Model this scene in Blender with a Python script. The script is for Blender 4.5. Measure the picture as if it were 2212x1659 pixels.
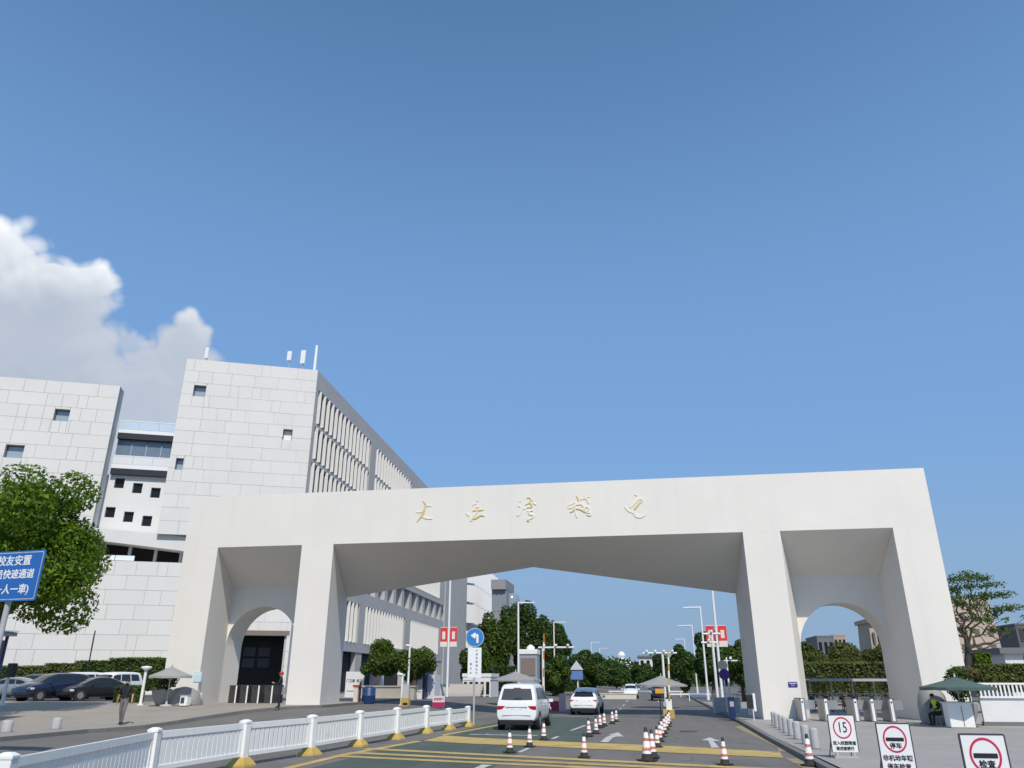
import bpy, bmesh, math, random
import numpy as np
from mathutils import Vector, Matrix
for o in list(bpy.data.objects): bpy.data.objects.remove(o)
scene = bpy.context.scene
R = math.radians
# ------------------------------------------------------------------ camera
PITCH, YAW, HC, FPX, PW, PH = R(21.6), R(9.5), 2.0, 1611.0, 2212.0, 1659.0
cd = bpy.data.cameras.new('camera'); cam = bpy.data.objects.new('camera', cd)
scene.collection.objects.link(cam); scene.camera = cam
cam.location = (0, 0, HC); cam.rotation_euler = (R(90) + PITCH, 0, YAW)
cd.sensor_width = 36; cd.lens = 36 * FPX / PW; cd.clip_end = 5000; cd.clip_start = 0.1
# ------------------------------------------------------------------ exposure
scene.render.engine = 'CYCLES'
vs = scene.view_settings
vs.view_transform = 'Standard'; vs.look = 'None'; vs.exposure = 0.54; vs.gamma = 1.0; vs.use_curve_mapping = False
# ------------------------------------------------------------------ sun and sky
SUN_H, SUN_E = R(156), R(48)
tosun = Vector((math.sin(SUN_H) * math.cos(SUN_E), math.cos(SUN_H) * math.cos(SUN_E), math.sin(SUN_E)))
sd = bpy.data.lights.new('sun', 'SUN'); sd.energy = 2.55; sd.angle = R(0.53); sd.color = (1.0, 0.925, 0.815)
so = bpy.data.objects.new('sun', sd); scene.collection.objects.link(so)
so.rotation_euler = tosun.to_track_quat('Z', 'Y').to_euler(); so.location = (0, -30, 60)

def cam_ray(u, v):
    fw = Vector((-math.sin(YAW) * math.cos(PITCH), math.cos(YAW) * math.cos(PITCH), math.sin(PITCH)))
    rt = Vector((math.cos(YAW), math.sin(YAW), 0)); up = rt.cross(fw)
    return fw + rt * ((u - PW / 2) / FPX) - up * ((v - PH / 2) / FPX)
def at(u, v, Y):
    d = cam_ray(u, v); t = Y / d.y
    return Vector((d.x * t, Y, HC + d.z * t))

world = bpy.data.worlds.new('World'); scene.world = world; world.use_nodes = True
def build_world():
    nt = world.node_tree; N = nt.nodes; L = nt.links; N.clear()
    out = N.new('ShaderNodeOutputWorld'); bg = N.new('ShaderNodeBackground'); L.new(bg.outputs[0], out.inputs[0])
    sky = N.new('ShaderNodeTexSky'); sky.sky_type = 'NISHITA'; sky.sun_disc = False
    sky.sun_elevation = SUN_E; sky.sun_rotation = SUN_H
    sky.altitude = 0; sky.air_density = 1.0; sky.dust_density = 0.3; sky.ozone_density = 3.0
    tc = N.new('ShaderNodeTexCoord'); dirv = tc.outputs['Generated']
    def math_(op, a, b=None, c=None):
        n = N.new('ShaderNodeMath'); n.operation = op
        for i, x in enumerate((a, b, c)):
            if x is None: continue
            if isinstance(x, (int, float)): n.inputs[i].default_value = x
            else: L.new(x, n.inputs[i])
        return n.outputs[0]
    nrm = N.new('ShaderNodeVectorMath'); nrm.operation = 'NORMALIZE'; L.new(dirv, nrm.inputs[0]); d = nrm.outputs[0]
    # cumulus bank: a union of lobes on the sky sphere, roughened by noise
    lobes = [(-330, 640, 280), (-130, 655, 155), (-40, 655, 135), (35, 660, 126), (95, 680, 118), (140, 720, 108), (165, 780, 100), (60, 820, 190), (390, 780, 70),
             (345, 790, 78), (290, 830, 90), (250, 860, 115), (200, 930, 130), (410, 850, 85), (340, 920, 110), (-150, 900, 280), (-500, 700, 300), (-800, 800, 280)]
    best = None
    for (u, v, r) in lobes:
        c = cam_ray(u, v); k = 1.0 / c.length; c.normalize()
        dn = N.new('ShaderNodeVectorMath'); dn.operation = 'DISTANCE'; L.new(d, dn.inputs[0]); dn.inputs[1].default_value = c
        f = math_('SUBTRACT', r / FPX * k, dn.outputs['Value'])
        best = f if best is None else math_('SMOOTH_MAX', best, f, 0.02)
    def noise(scale, det, rough):
        n = N.new('ShaderNodeTexNoise'); n.noise_dimensions = '3D'
        n.inputs['Scale'].default_value = scale; n.inputs['Detail'].default_value = det; n.inputs['Roughness'].default_value = rough
        L.new(d, n.inputs['Vector']); return n.outputs['Fac']
    def puffs(vec):                              # billowing noise: round heads, sharp creases between them
        tot = None
        for (sc_, amp) in ((11.0, 0.075), (26.0, 0.030), (60.0, 0.008)):
            wn = N.new('ShaderNodeTexNoise'); wn.inputs['Scale'].default_value = sc_; wn.inputs['Detail'].default_value = 0; L.new(vec, wn.inputs['Vector'])
            q = math_('MULTIPLY', math_('SUBTRACT', math_('ABSOLUTE', math_('MULTIPLY_ADD', wn.outputs['Fac'], 2.0, -1.0)), 0.14), amp); tot = q if tot is None else math_('ADD', tot, q)
        return tot
    sh = N.new('ShaderNodeVectorMath'); sh.operation = 'ADD'; L.new(d, sh.inputs[0]); sh.inputs[1].default_value = (0.008, -0.006, 0.014)
    n1 = noise(12, 4, 0.62); pf = puffs(d); pf2 = puffs(sh.outputs[0])
    relief = math_('MULTIPLY', math_('SUBTRACT', pf, pf2), 16.0)
    f = math_('ADD', best, math_('ADD', pf, math_('MULTIPLY', math_('SUBTRACT', n1, 0.5), 0.02)))
    mr = N.new('ShaderNodeMapRange'); mr.interpolation_type = 'SMOOTHSTEP'; L.new(f, mr.inputs['Value'])
    mr.inputs['From Min'].default_value = -0.003; mr.inputs['From Max'].default_value = 0.016
    # tops in sunlight, grey-blue bases
    sx = N.new('ShaderNodeSeparateXYZ'); L.new(d, sx.inputs[0])
    h = N.new('ShaderNodeMapRange'); h.interpolation_type = 'SMOOTHSTEP'; L.new(math_('ADD', sx.outputs['Z'], math_('MULTIPLY', math_('SUBTRACT', n1, 0.5), 0.09)), h.inputs['Value'])
    h.inputs['From Min'].default_value = 0.36; h.inputs['From Max'].default_value = 0.55
    rim = N.new('ShaderNodeMapRange'); L.new(f, rim.inputs['Value']); rim.inputs['From Min'].default_value = 0.0; rim.inputs['From Max'].default_value = 0.09
    rim.inputs['To Min'].default_value = 0.55; rim.inputs['To Max'].default_value = 0.0
    lit = math_('MINIMUM', math_('ADD', math_('MAXIMUM', math_('ADD', h.outputs[0], math_('MULTIPLY', relief, math_('ADD', h.outputs[0], 0.25))), 0.0), math_('MULTIPLY', rim.outputs[0], math_('ADD', h.outputs[0], 0.25))), 1.0)
    cm = N.new('ShaderNodeMix'); cm.data_type = 'RGBA'; L.new(lit, cm.inputs['Factor'])
    cm.inputs['A'].default_value = (2.7, 3.05, 3.65, 1); cm.inputs['B'].default_value = (5.8, 5.95, 6.1, 1)
    mx = N.new('ShaderNodeMix'); mx.data_type = 'RGBA'; L.new(math_('MULTIPLY', mr.outputs[0], 0.96), mx.inputs['Factor'])
    # clear deep blue overhead paling into the smoggy blue-grey of a coastal city near the horizon
    tn = N.new('ShaderNodeMix'); tn.data_type = 'RGBA'; tn.blend_type = 'MULTIPLY'; tn.inputs['Factor'].default_value = 1.0
    L.new(sky.outputs[0], tn.inputs['A']); tn.inputs['B'].default_value = (0.72, 0.96, 1.0, 1)
    cur = tn.outputs['Result']
    for (zmin, zmax, top, col) in ((0.30, 0.86, 0.80, (1.15, 2.10, 3.85, 1)), (0.0, 0.30, 0.92, (1.56, 2.26, 3.20, 1))):
        hz = N.new('ShaderNodeMapRange'); hz.interpolation_type = 'SMOOTHSTEP'; L.new(sx.outputs['Z'], hz.inputs['Value'])
        hz.inputs['From Min'].default_value = zmin; hz.inputs['From Max'].default_value = zmax; hz.inputs['To Min'].default_value = top; hz.inputs['To Max'].default_value = 0.0
        hm = N.new('ShaderNodeMix'); hm.data_type = 'RGBA'; L.new(hz.outputs[0], hm.inputs['Factor']); L.new(cur, hm.inputs['A'])
        hm.inputs['B'].default_value = col; cur = hm.outputs['Result']
    L.new(hm.outputs['Result'], mx.inputs['A']); L.new(cm.outputs['Result'], mx.inputs['B'])
    L.new(mx.outputs['Result'], bg.inputs['Color']); bg.inputs['Strength'].default_value = 0.12
build_world()
world.cycles.sampling_method = 'MANUAL'; world.cycles.sample_map_resolution = 256

# ------------------------------------------------------------------ ground height
def sst(t):
    t = min(1.0, max(0.0, t)); return t * t * (3 - 2 * t)
def zg(x, y): return 0.55 * sst((-x - 8) / 9) * sst((y - 30) / 12)

# ------------------------------------------------------------------ materials
MATS = {}
def mat(name, col, rough=0.6, metal=0.0, noise=0.0, scale=3.0, bump=0.0, bscale=40.0, coat=0.0, rand=0.0, trans=0.0, spots=None, emit=None, spec=0.5, streak=None, tracks=None):
    if name in MATS: return MATS[name]
    m = bpy.data.materials.new(name); m.use_nodes = True; nt = m.node_tree; N = nt.nodes; L = nt.links
    b = N['Principled BSDF']
    b.inputs['Roughness'].default_value = rough; b.inputs['Metallic'].default_value = metal
    b.inputs['Coat Weight'].default_value = coat; b.inputs['Specular IOR Level'].default_value = spec
    if trans: b.inputs['Transmission Weight'].default_value = trans
    if emit: b.inputs['Emission Color'].default_value = (*emit[:3], 1); b.inputs['Emission Strength'].default_value = emit[3]
    c = None
    geo = N.new('ShaderNodeNewGeometry')
    def mix(a, bb, fac):
        n = N.new('ShaderNodeMix'); n.data_type = 'RGBA'
        for key, x in (('A', a), ('B', bb)):
            if isinstance(x, tuple): n.inputs[key].default_value = (*x[:3], 1)
            else: L.new(x, n.inputs[key])
        L.new(fac, n.inputs['Factor']); return n.outputs['Result']
    def tex(sc, det=6.0, r=0.6):
        n = N.new('ShaderNodeTexNoise'); n.inputs['Scale'].default_value = sc; n.inputs['Detail'].default_value = det; n.inputs['Roughness'].default_value = r
        L.new(geo.outputs['Position'], n.inputs['Vector']); return n.outputs['Fac']
    if noise or rand:
        lo = tuple(x * (1 - noise) for x in col); hi = tuple(min(1, x * (1 + noise)) for x in col)
        mr = N.new('ShaderNodeMapRange'); L.new(tex(scale), mr.inputs['Value']); mr.inputs['From Min'].default_value = 0.3; mr.inputs['From Max'].default_value = 0.7
        c = mix(lo, hi, mr.outputs[0])
    if spots:                                   # (colour, scale, threshold) patches with a shape of their own
        for (sc_, s, th) in spots:
            mr = N.new('ShaderNodeMapRange'); L.new(tex(s, 5.0), mr.inputs['Value']); mr.inputs['From Min'].default_value = th; mr.inputs['From Max'].default_value = th + 0.12
            c = mix(c if c else col, sc_, mr.outputs[0])
    if streak:                                  # rain streaks running down the face
        mp = N.new('ShaderNodeMapping'); mp.inputs['Scale'].default_value = (1.6, 1.6, 0.06); L.new(geo.outputs['Position'], mp.inputs['Vector'])
        sn = N.new('ShaderNodeTexNoise'); sn.inputs['Scale'].default_value = 1.0; sn.inputs['Detail'].default_value = 7; sn.inputs['Roughness'].default_value = 0.65; L.new(mp.outputs[0], sn.inputs['Vector'])
        mr = N.new('ShaderNodeMapRange'); L.new(sn.outputs['Fac'], mr.inputs['Value']); mr.inputs['From Min'].default_value = 0.50; mr.inputs['From Max'].default_value = 0.78; mr.inputs['To Max'].default_value = streak[1]
        c = mix(c if c else col, streak[0], mr.outputs[0])
    if tracks:                                  # wheel tracks worn along the road, and cracks
        mp = N.new('ShaderNodeMapping'); mp.inputs['Scale'].default_value = (1.1, 0.03, 1.0); L.new(geo.outputs['Position'], mp.inputs['Vector'])
        sn = N.new('ShaderNodeTexNoise'); sn.inputs['Scale'].default_value = 1.0; sn.inputs['Detail'].default_value = 6; sn.inputs['Roughness'].default_value = 0.6; L.new(mp.outputs[0], sn.inputs['Vector'])
        mr = N.new('ShaderNodeMapRange'); L.new(sn.outputs['Fac'], mr.inputs['Value']); mr.inputs['From Min'].default_value = 0.46; mr.inputs['From Max'].default_value = 0.68; mr.inputs['To Max'].default_value = 0.75
        c = mix(c if c else col, tracks[0], mr.outputs[0])
        wn = N.new('ShaderNodeTexNoise'); wn.inputs['Scale'].default_value = 0.8; L.new(geo.outputs['Position'], wn.inputs['Vector'])
        va = N.new('ShaderNodeVectorMath'); va.operation = 'ADD'; L.new(geo.outputs['Position'], va.inputs[0]); L.new(wn.outputs['Color'], va.inputs[1])
        vo = N.new('ShaderNodeTexVoronoi'); vo.feature = 'DISTANCE_TO_EDGE'; vo.inputs['Scale'].default_value = 0.22; L.new(va.outputs[0], vo.inputs['Vector'])
        mr = N.new('ShaderNodeMapRange'); L.new(vo.outputs['Distance'], mr.inputs['Value']); mr.inputs['From Min'].default_value = 0.0; mr.inputs['From Max'].default_value = 0.012; mr.inputs['To Min'].default_value = 0.6; mr.inputs['To Max'].default_value = 0.0
        c = mix(c, tracks[1], mr.outputs[0])
    if rand:
        oi = N.new('ShaderNodeObjectInfo'); hsv = N.new('ShaderNodeHueSaturation')
        mr = N.new('ShaderNodeMapRange'); L.new(oi.outputs['Random'], mr.inputs['Value']); mr.inputs['To Min'].default_value = 1 - rand; mr.inputs['To Max'].default_value = 1 + rand
        L.new(mr.outputs[0], hsv.inputs['Value'])
        if c: L.new(c, hsv.inputs['Color'])
        else: hsv.inputs['Color'].default_value = (*col, 1)
        c = hsv.outputs[0]
    if c: L.new(c, b.inputs['Base Color'])
    else: b.inputs['Base Color'].default_value = (*col, 1)
    if bump:
        bn = N.new('ShaderNodeBump'); bn.inputs['Strength'].default_value = bump; bn.inputs['Distance'].default_value = 0.02
        L.new(tex(bscale, 8), bn.inputs['Height']); L.new(bn.outputs[0], b.inputs['Normal'])
    MATS[name] = m; return m
def leaf_mat(name, dark, light, tr=0.3):
    if name in MATS: return MATS[name]
    m = bpy.data.materials.new(name); m.use_nodes = True; nt = m.node_tree; N = nt.nodes; L = nt.links
    b = N['Principled BSDF']; b.inputs['Roughness'].default_value = 0.55; b.inputs['Specular IOR Level'].default_value = 0.3
    geo = N.new('ShaderNodeNewGeometry'); mx = N.new('ShaderNodeMix'); mx.data_type = 'RGBA'
    tx = N.new('ShaderNodeTexNoise'); tx.inputs['Scale'].default_value = 0.6; L.new(geo.outputs['Position'], tx.inputs['Vector'])
    ad = N.new('ShaderNodeMath'); ad.operation = 'MULTIPLY_ADD'; L.new(geo.outputs['Random Per Island'], ad.inputs[0]); ad.inputs[1].default_value = 0.7
    mr = N.new('ShaderNodeMath'); mr.operation = 'MULTIPLY'; L.new(tx.outputs['Fac'], mr.inputs[0]); mr.inputs[1].default_value = 0.4
    L.new(mr.outputs[0], ad.inputs[2]); L.new(ad.outputs[0], mx.inputs['Factor'])
    mx.inputs['A'].default_value = (*dark, 1); mx.inputs['B'].default_value = (*light, 1); L.new(mx.outputs['Result'], b.inputs['Base Color'])
    t = N.new('ShaderNodeBsdfTranslucent'); L.new(mx.outputs['Result'], t.inputs['Color'])
    ms = N.new('ShaderNodeMixShader'); ms.inputs[0].default_value = tr; L.new(b.outputs[0], ms.inputs[1]); L.new(t.outputs[0], ms.inputs[2])
    L.new(ms.outputs[0], N['Material Output'].inputs['Surface']); MATS[name] = m; return m

GATE = mat('gate_concrete', (0.775, 0.735, 0.675), 0.75, noise=0.03, scale=0.35, bump=0.08, bscale=6, streak=((0.66, 0.63, 0.585), 0.32))
STONE = mat('pale_stone', (0.675, 0.655, 0.625), 0.7, noise=0.02, scale=0.5, rand=0.018, streak=((0.60, 0.585, 0.56), 0.3))
STONEW = mat('stone_backing', (0.50, 0.49, 0.47), 0.8, noise=0.05, scale=0.4)
CONC = mat('facade_concrete', (0.66, 0.645, 0.62), 0.75, noise=0.04, scale=0.3)
FINM = mat('white_fin', (0.87, 0.865, 0.85), 0.5, noise=0.02, scale=1.0)
CONCG = mat('grey_facade', (0.46, 0.45, 0.435), 0.75, noise=0.04, scale=0.3)
DGLASS = mat('dark_glass', (0.014, 0.016, 0.02), 0.25, spec=0.25)
SGLASS = mat('window_glass', (0.30, 0.38, 0.45), 0.12, spec=0.8)
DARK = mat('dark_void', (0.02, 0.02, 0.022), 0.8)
ASPH = mat('asphalt', (0.155, 0.142, 0.127), 0.85, noise=0.14, scale=0.35, bump=0.4, bscale=60, spots=[((0.116, 0.108, 0.10), 0.13, 0.56), ((0.075, 0.07, 0.066), 0.9, 0.70)], tracks=((0.185, 0.172, 0.157), (0.06, 0.058, 0.056)))
PAVE = mat('pavement', (0.32, 0.29, 0.245), 0.8, noise=0.10, scale=0.5, bump=0.2, bscale=30, spots=[((0.25, 0.233, 0.205), 0.25, 0.58), ((0.21, 0.197, 0.175), 1.1, 0.66)])
PAVER = mat('pale_pavement', (0.33, 0.31, 0.285), 0.8, noise=0.07, scale=0.6, bump=0.2, bscale=30, spots=[((0.26, 0.255, 0.245), 0.35, 0.57), ((0.23, 0.225, 0.215), 1.3, 0.66)])
KERB = mat('kerb_stone', (0.17, 0.165, 0.16), 0.8, noise=0.12, scale=2)
YELL = mat('yellow_marking', (0.50, 0.355, 0.11), 0.75, noise=0.18, scale=1.2, spots=[((0.33, 0.255, 0.125), 1.6, 0.54), ((0.18, 0.165, 0.14), 5.0, 0.64)])
BEIGE = mat('faded_yellow_marking', (0.30, 0.24, 0.14), 0.75, noise=0.15, scale=1.2, spots=[((0.17, 0.15, 0.12), 1.6, 0.6)])
GREEN = mat('green_lane_paint', (0.062, 0.090, 0.072), 0.8, noise=0.16, scale=0.8, bump=0.3, bscale=60, spots=[((0.095, 0.10, 0.095), 0.5, 0.58)], tracks=((0.10, 0.105, 0.098), (0.05, 0.055, 0.05)))
WPAINT = mat('white_marking', (0.52, 0.52, 0.51), 0.7, noise=0.12, scale=3, spots=[((0.27, 0.27, 0.265), 4.0, 0.55), ((0.15, 0.15, 0.145), 9.0, 0.62)])
WMET = mat('white_painted_steel', (0.80, 0.80, 0.79), 0.4, noise=0.03, scale=2)
WPLA = mat('white_plastic', (0.82, 0.82, 0.80), 0.45, noise=0.03, scale=3, spots=[((0.70, 0.69, 0.66), 2.5, 0.60)])
GMET = mat('grey_painted_steel', (0.42, 0.43, 0.44), 0.4, noise=0.05, scale=2)
DMET = mat('dark_steel', (0.05, 0.052, 0.055), 0.45)
BLKP = mat('black_plastic', (0.018, 0.018, 0.018), 0.5)
RUB = mat('rubber', (0.03, 0.028, 0.027), 0.8, noise=0.2, scale=8)
YPL = mat('yellow_paint', (0.50, 0.35, 0.09), 0.6, noise=0.15, scale=3, spots=[((0.30, 0.24, 0.13), 6, 0.58)])
BLUE = mat('sign_blue', (0.02, 0.13, 0.42), 0.4)
SBLUE = mat('traffic_blue', (0.03, 0.20, 0.52), 0.4)
NAVY = mat('navy', (0.012, 0.03, 0.10), 0.4)
RED = mat('sign_red', (0.55, 0.02, 0.06), 0.45)
BANR = mat('banner_red', (0.72, 0.04, 0.05), 0.7)
CRIM = mat('crimson', (0.45, 0.02, 0.10), 0.5)
SBLK = mat('sign_black', (0.012, 0.012, 0.02), 0.5)
GOLD = mat('gold_letter', (0.74, 0.56, 0.17), 0.4, metal=0.15)
PALEG = mat('pale_gold_letter', (0.84, 0.78, 0.62), 0.45)
def canvas(name, col):
    m = mat(name, col, 0.85, noise=0.05, scale=2); N = m.node_tree.nodes; L = m.node_tree.links
    t = N.new('ShaderNodeBsdfTranslucent'); t.inputs['Color'].default_value = (*col, 1); ms = N.new('ShaderNodeMixShader'); ms.inputs[0].default_value = 0.45
    L.new(N['Principled BSDF'].outputs[0], ms.inputs[1]); L.new(t.outputs[0], ms.inputs[2]); L.new(ms.outputs[0], N['Material Output'].inputs['Surface']); return m
CANV = canvas('grey_canvas', (0.52, 0.52, 0.51)); GCANV = canvas('green_canvas', (0.13, 0.20, 0.18))
BARK = mat('bark', (0.10, 0.075, 0.055), 0.9, noise=0.3, scale=6, bump=0.6, bscale=12)
LEAFB = leaf_mat('leaf_bright', (0.022, 0.058, 0.004), (0.19, 0.32, 0.018), 0.42)
LEAFM = leaf_mat('leaf_mid', (0.024, 0.055, 0.010), (0.13, 0.20, 0.03), 0.38)
LEAFD = leaf_mat('leaf_dark', (0.02, 0.05, 0.012), (0.09, 0.16, 0.032), 0.38)
HEDGEL = leaf_mat('hedge_leaf', (0.035, 0.055, 0.010), (0.16, 0.19, 0.04), 0.35)
CORE = mat('foliage_shade', (0.012, 0.02, 0.008), 0.95)  # near-black, the shade inside hedges put into the colour

# ------------------------------------------------------------------ mesh helpers
C = scene.collection
class MB:
    def __init__(s): s.v = []; s.f = []; s.sm = []; s.mi = []
    def add(s, vs_, fs_, smooth=False, mi=0):
        n = len(s.v); s.v += [tuple(p) for p in vs_]
        for f in fs_: s.f.append([i + n for i in f]); s.sm.append(smooth); s.mi.append(mi)
        return s
    def box(s, c, d, rz=0, M=None, mi=0):
        x, y, z = [k / 2 for k in d]
        P = [Vector((a * x, b * y, e * z)) for e in (-1, 1) for a, b in ((-1, -1), (1, -1), (1, 1), (-1, 1))]
        if rz: P = [Matrix.Rotation(rz, 3, 'Z') @ p for p in P]
        if M: P = [M @ p for p in P]
        P = [p + Vector(c) for p in P]
        return s.add(P, [(3, 2, 1, 0), (4, 5, 6, 7), (0, 1, 5, 4), (1, 2, 6, 5), (2, 3, 7, 6), (3, 0, 4, 7)], mi=mi)
    def cyl(s, a, b, r0, r1=None, n=12, cap=True, smooth=True, mi=0):
        a, b = Vector(a), Vector(b); r1 = r0 if r1 is None else r1
        w = (b - a).normalized(); u = w.orthogonal().normalized(); t = w.cross(u)
        P = []
        for c, r in ((a, r0), (b, r1)):
            P += [c + (u * math.cos(k * 2 * math.pi / n) + t * math.sin(k * 2 * math.pi / n)) * r for k in range(n)]
        s.add(P, [(k, (k + 1) % n, n + (k + 1) % n, n + k) for k in range(n)], smooth, mi)
        if cap: s.add(P, [tuple(range(n - 1, -1, -1)), tuple(range(n, 2 * n))], False, mi)
        return s
    def tube(s, pts, r, n=8, mi=0):
        pts = [Vector(p) for p in pts]; rr = r if isinstance(r, (list, tuple)) else [r] * len(pts)
        P = []
        for i, p in enumerate(pts):
            w = (pts[min(i + 1, len(pts) - 1)] - pts[max(i - 1, 0)]).normalized()
            u = w.cross(Vector((0.31, 0.17, 0.93))).normalized(); t = w.cross(u)
            P += [p + (u * math.cos(k * 2 * math.pi / n) + t * math.sin(k * 2 * math.pi / n)) * rr[i] for k in range(n)]
        F = [(i * n + k, i * n + (k + 1) % n, (i + 1) * n + (k + 1) % n, (i + 1) * n + k) for i in range(len(pts) - 1) for k in range(n)]
        s.add(P, F, True, mi); s.add(P, [tuple(range(n - 1, -1, -1)), tuple(range(len(P) - n, len(P)))], False, mi)
        return s
    def lathe(s, prof, c=(0, 0, 0), n=20, mi=0, smooth=True):
        c = Vector(c); P = [c + Vector((r * math.cos(k * 2 * math.pi / n), r * math.sin(k * 2 * math.pi / n), z)) for r, z in prof for k in range(n)]
        F = [(i * n + k, i * n + (k + 1) % n, (i + 1) * n + (k + 1) % n, (i + 1) * n + k) for i in range(len(prof) - 1) for k in range(n)]
        s.add(P, F, smooth, mi)
        s.add(P, [tuple(range(n - 1, -1, -1)), tuple(range(len(P) - n, len(P)))], False, mi); return s
    def prism(s, poly, z0, z1, mi=0):
        n = len(poly); P = [(x, y, z0) for x, y in poly] + [(x, y, z1) for x, y in poly]
        s.add(P, [tuple(range(n - 1, -1, -1)), tuple(range(n, 2 * n))] + [(k, (k + 1) % n, n + (k + 1) % n, n + k) for k in range(n)], mi=mi); return s
    def plate(s, poly, y0, y1, mi=0):            # polygon in x-z, thickness along y
        n = len(poly); P = [(x, y0, z) for x, z in poly] + [(x, y1, z) for x, z in poly]
        s.add(P, [tuple(range(n)), tuple(range(2 * n - 1, n - 1, -1))] + [(k, n + k, n + (k + 1) % n, (k + 1) % n) for k in range(n)], mi=mi); return s
    def ell(s, c, r, n=12, m=8, mi=0):
        P = []; c = Vector(c)
        for i in range(m + 1):
            a = -math.pi / 2 + math.pi * i / m
            P += [c + Vector((r[0] * math.cos(a) * math.cos(k * 2 * math.pi / n), r[1] * math.cos(a) * math.sin(k * 2 * math.pi / n), r[2] * math.sin(a))) for k in range(n)]
        s.add(P, [(i * n + k, i * n + (k + 1) % n, (i + 1) * n + (k + 1) % n, (i + 1) * n + k) for i in range(m) for k in range(n)], True, mi); return s
    def build(s, name, m, parent=None, bevel=0.0, weld=False):
        me = bpy.data.meshes.new(name); me.from_pydata(s.v, [], s.f)
        me.polygons.foreach_set('use_smooth', s.sm); me.polygons.foreach_set('material_index', s.mi)
        for mm in (m if isinstance(m, (list, tuple)) else [m]): me.materials.append(mm)
        if bevel or weld:
            bm = bmesh.new(); bm.from_mesh(me)
            bmesh.ops.remove_doubles(bm, verts=bm.verts, dist=1e-5); bmesh.ops.recalc_face_normals(bm, faces=bm.faces)
            if bevel:
                ed = [e for e in bm.edges if len(e.link_faces) == 2 and e.calc_face_angle() > 0.6]
                bmesh.ops.bevel(bm, geom=ed, offset=bevel, segments=2, profile=0.7, affect='EDGES', clamp_overlap=True)
            bm.to_mesh(me); bm.free()
        me.update()
        return link(name, me, parent)
def link(name, me, parent=None):
    o = bpy.data.objects.new(name, me); C.objects.link(o)
    if parent: o.parent = parent
    return o
def tag(o, label, cat, group=None):
    o['label'] = label; o['category'] = cat
    if group: o['group'] = group
    return o
def struct(o): o['kind'] = 'structure'; return o
def thing(name, label, cat, loc=(0, 0, 0), rz=0.0, group=None):
    o = bpy.data.objects.new(name, None); C.objects.link(o); o.empty_display_size = 0.3
    o.location = loc; o.rotation_euler = (0, 0, rz); return tag(o, label, cat, group)
def copy_tree(o, parent=None):
    c = o.copy(); C.objects.link(c); c.parent = parent
    for ch in list(o.children): copy_tree(ch, c)
    return c
def again(root, loc, rz, label, group=None):
    c = copy_tree(root); c.location = loc; c.rotation_euler = (0, 0, rz); c['label'] = label
    if group: c['group'] = group
    return c
UNIT = MB().box((0, 0, 0), (1, 1, 1))
def unit_mesh(m):
    me = bpy.data.meshes.new('unit'); me.from_pydata(UNIT.v, [], UNIT.f); me.materials.append(m); return me
def text(name, s, size, m, parent, M, extrude=0.004, sx=1.0, weight=0.0):
    cu = bpy.data.curves.new(name, 'FONT'); cu.body = s; cu.size = size; cu.extrude = extrude; cu.align_x = 'CENTER'; cu.align_y = 'CENTER'; cu.resolution_u = 2
    cu.offset = weight
    o = bpy.data.objects.new(name, cu); C.objects.link(o)
    me = bpy.data.meshes.new_from_object(o); bpy.data.objects.remove(o); bpy.data.curves.remove(cu)
    me.name = name; me.materials.clear(); me.materials.append(m)
    o = link(name, me, parent); o.matrix_local = M @ Matrix.Diagonal((sx, 1, 1, 1)); return o
FRONT = Matrix.Rotation(R(90), 4, 'X')           # text in x-z plane read from -y
def T(x, y, z): return Matrix.Translation((x, y, z))


# ================================================================== THE GROUND
def strip(name, rows, m, lift, nx=8, kerb0=0.0, kerb1=0.0, parent=None):
    """sheet between x0(y) and x1(y) following the ground; kerb faces drop at its edges"""
    b = MB(); P = []
    for (y, x0, x1) in rows:
        for k in range(nx + 1):
            x = x0 + (x1 - x0) * k / nx; P.append((x, y, zg(x, y) + lift))
    n = nx + 1
    b.add(P, [(i * n + k, i * n + k + 1, (i + 1) * n + k + 1, (i + 1) * n + k) for i in range(len(rows) - 1) for k in range(nx)])
    return b.build(name, m, parent)
def lerp_rows(pts, step):
    out = []
    for (a, b_) in zip(pts[:-1], pts[1:]):
        n = max(1, int(abs(b_[0] - a[0]) / step))
        for k in range(n): out.append(tuple(a[j] + (b_[j] - a[j]) * k / n for j in range(3)))
    out.append(pts[-1]); return out
gx = [-900, -400, -200, -120, -80, -60, -45, -35, -28] + [-24 + i for i in range(25)] + [4, 10, 20, 40, 80, 160, 400, 900]
gy = [-200, -60, -20, 0, 10, 20] + [26 + i for i in range(26)] + [55, 60, 80, 100, 140, 200, 300, 500, 900, 2500]
P = [(x, y, zg(x, y)) for y in gy for x in gx]; n = len(gx)
road = struct(MB().add(P, [(i * n + k, i * n + k + 1, (i + 1) * n + k + 1, (i + 1) * n + k) for i in range(len(gy) - 1) for k in range(n - 1)]).build('road', ASPH))
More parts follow.
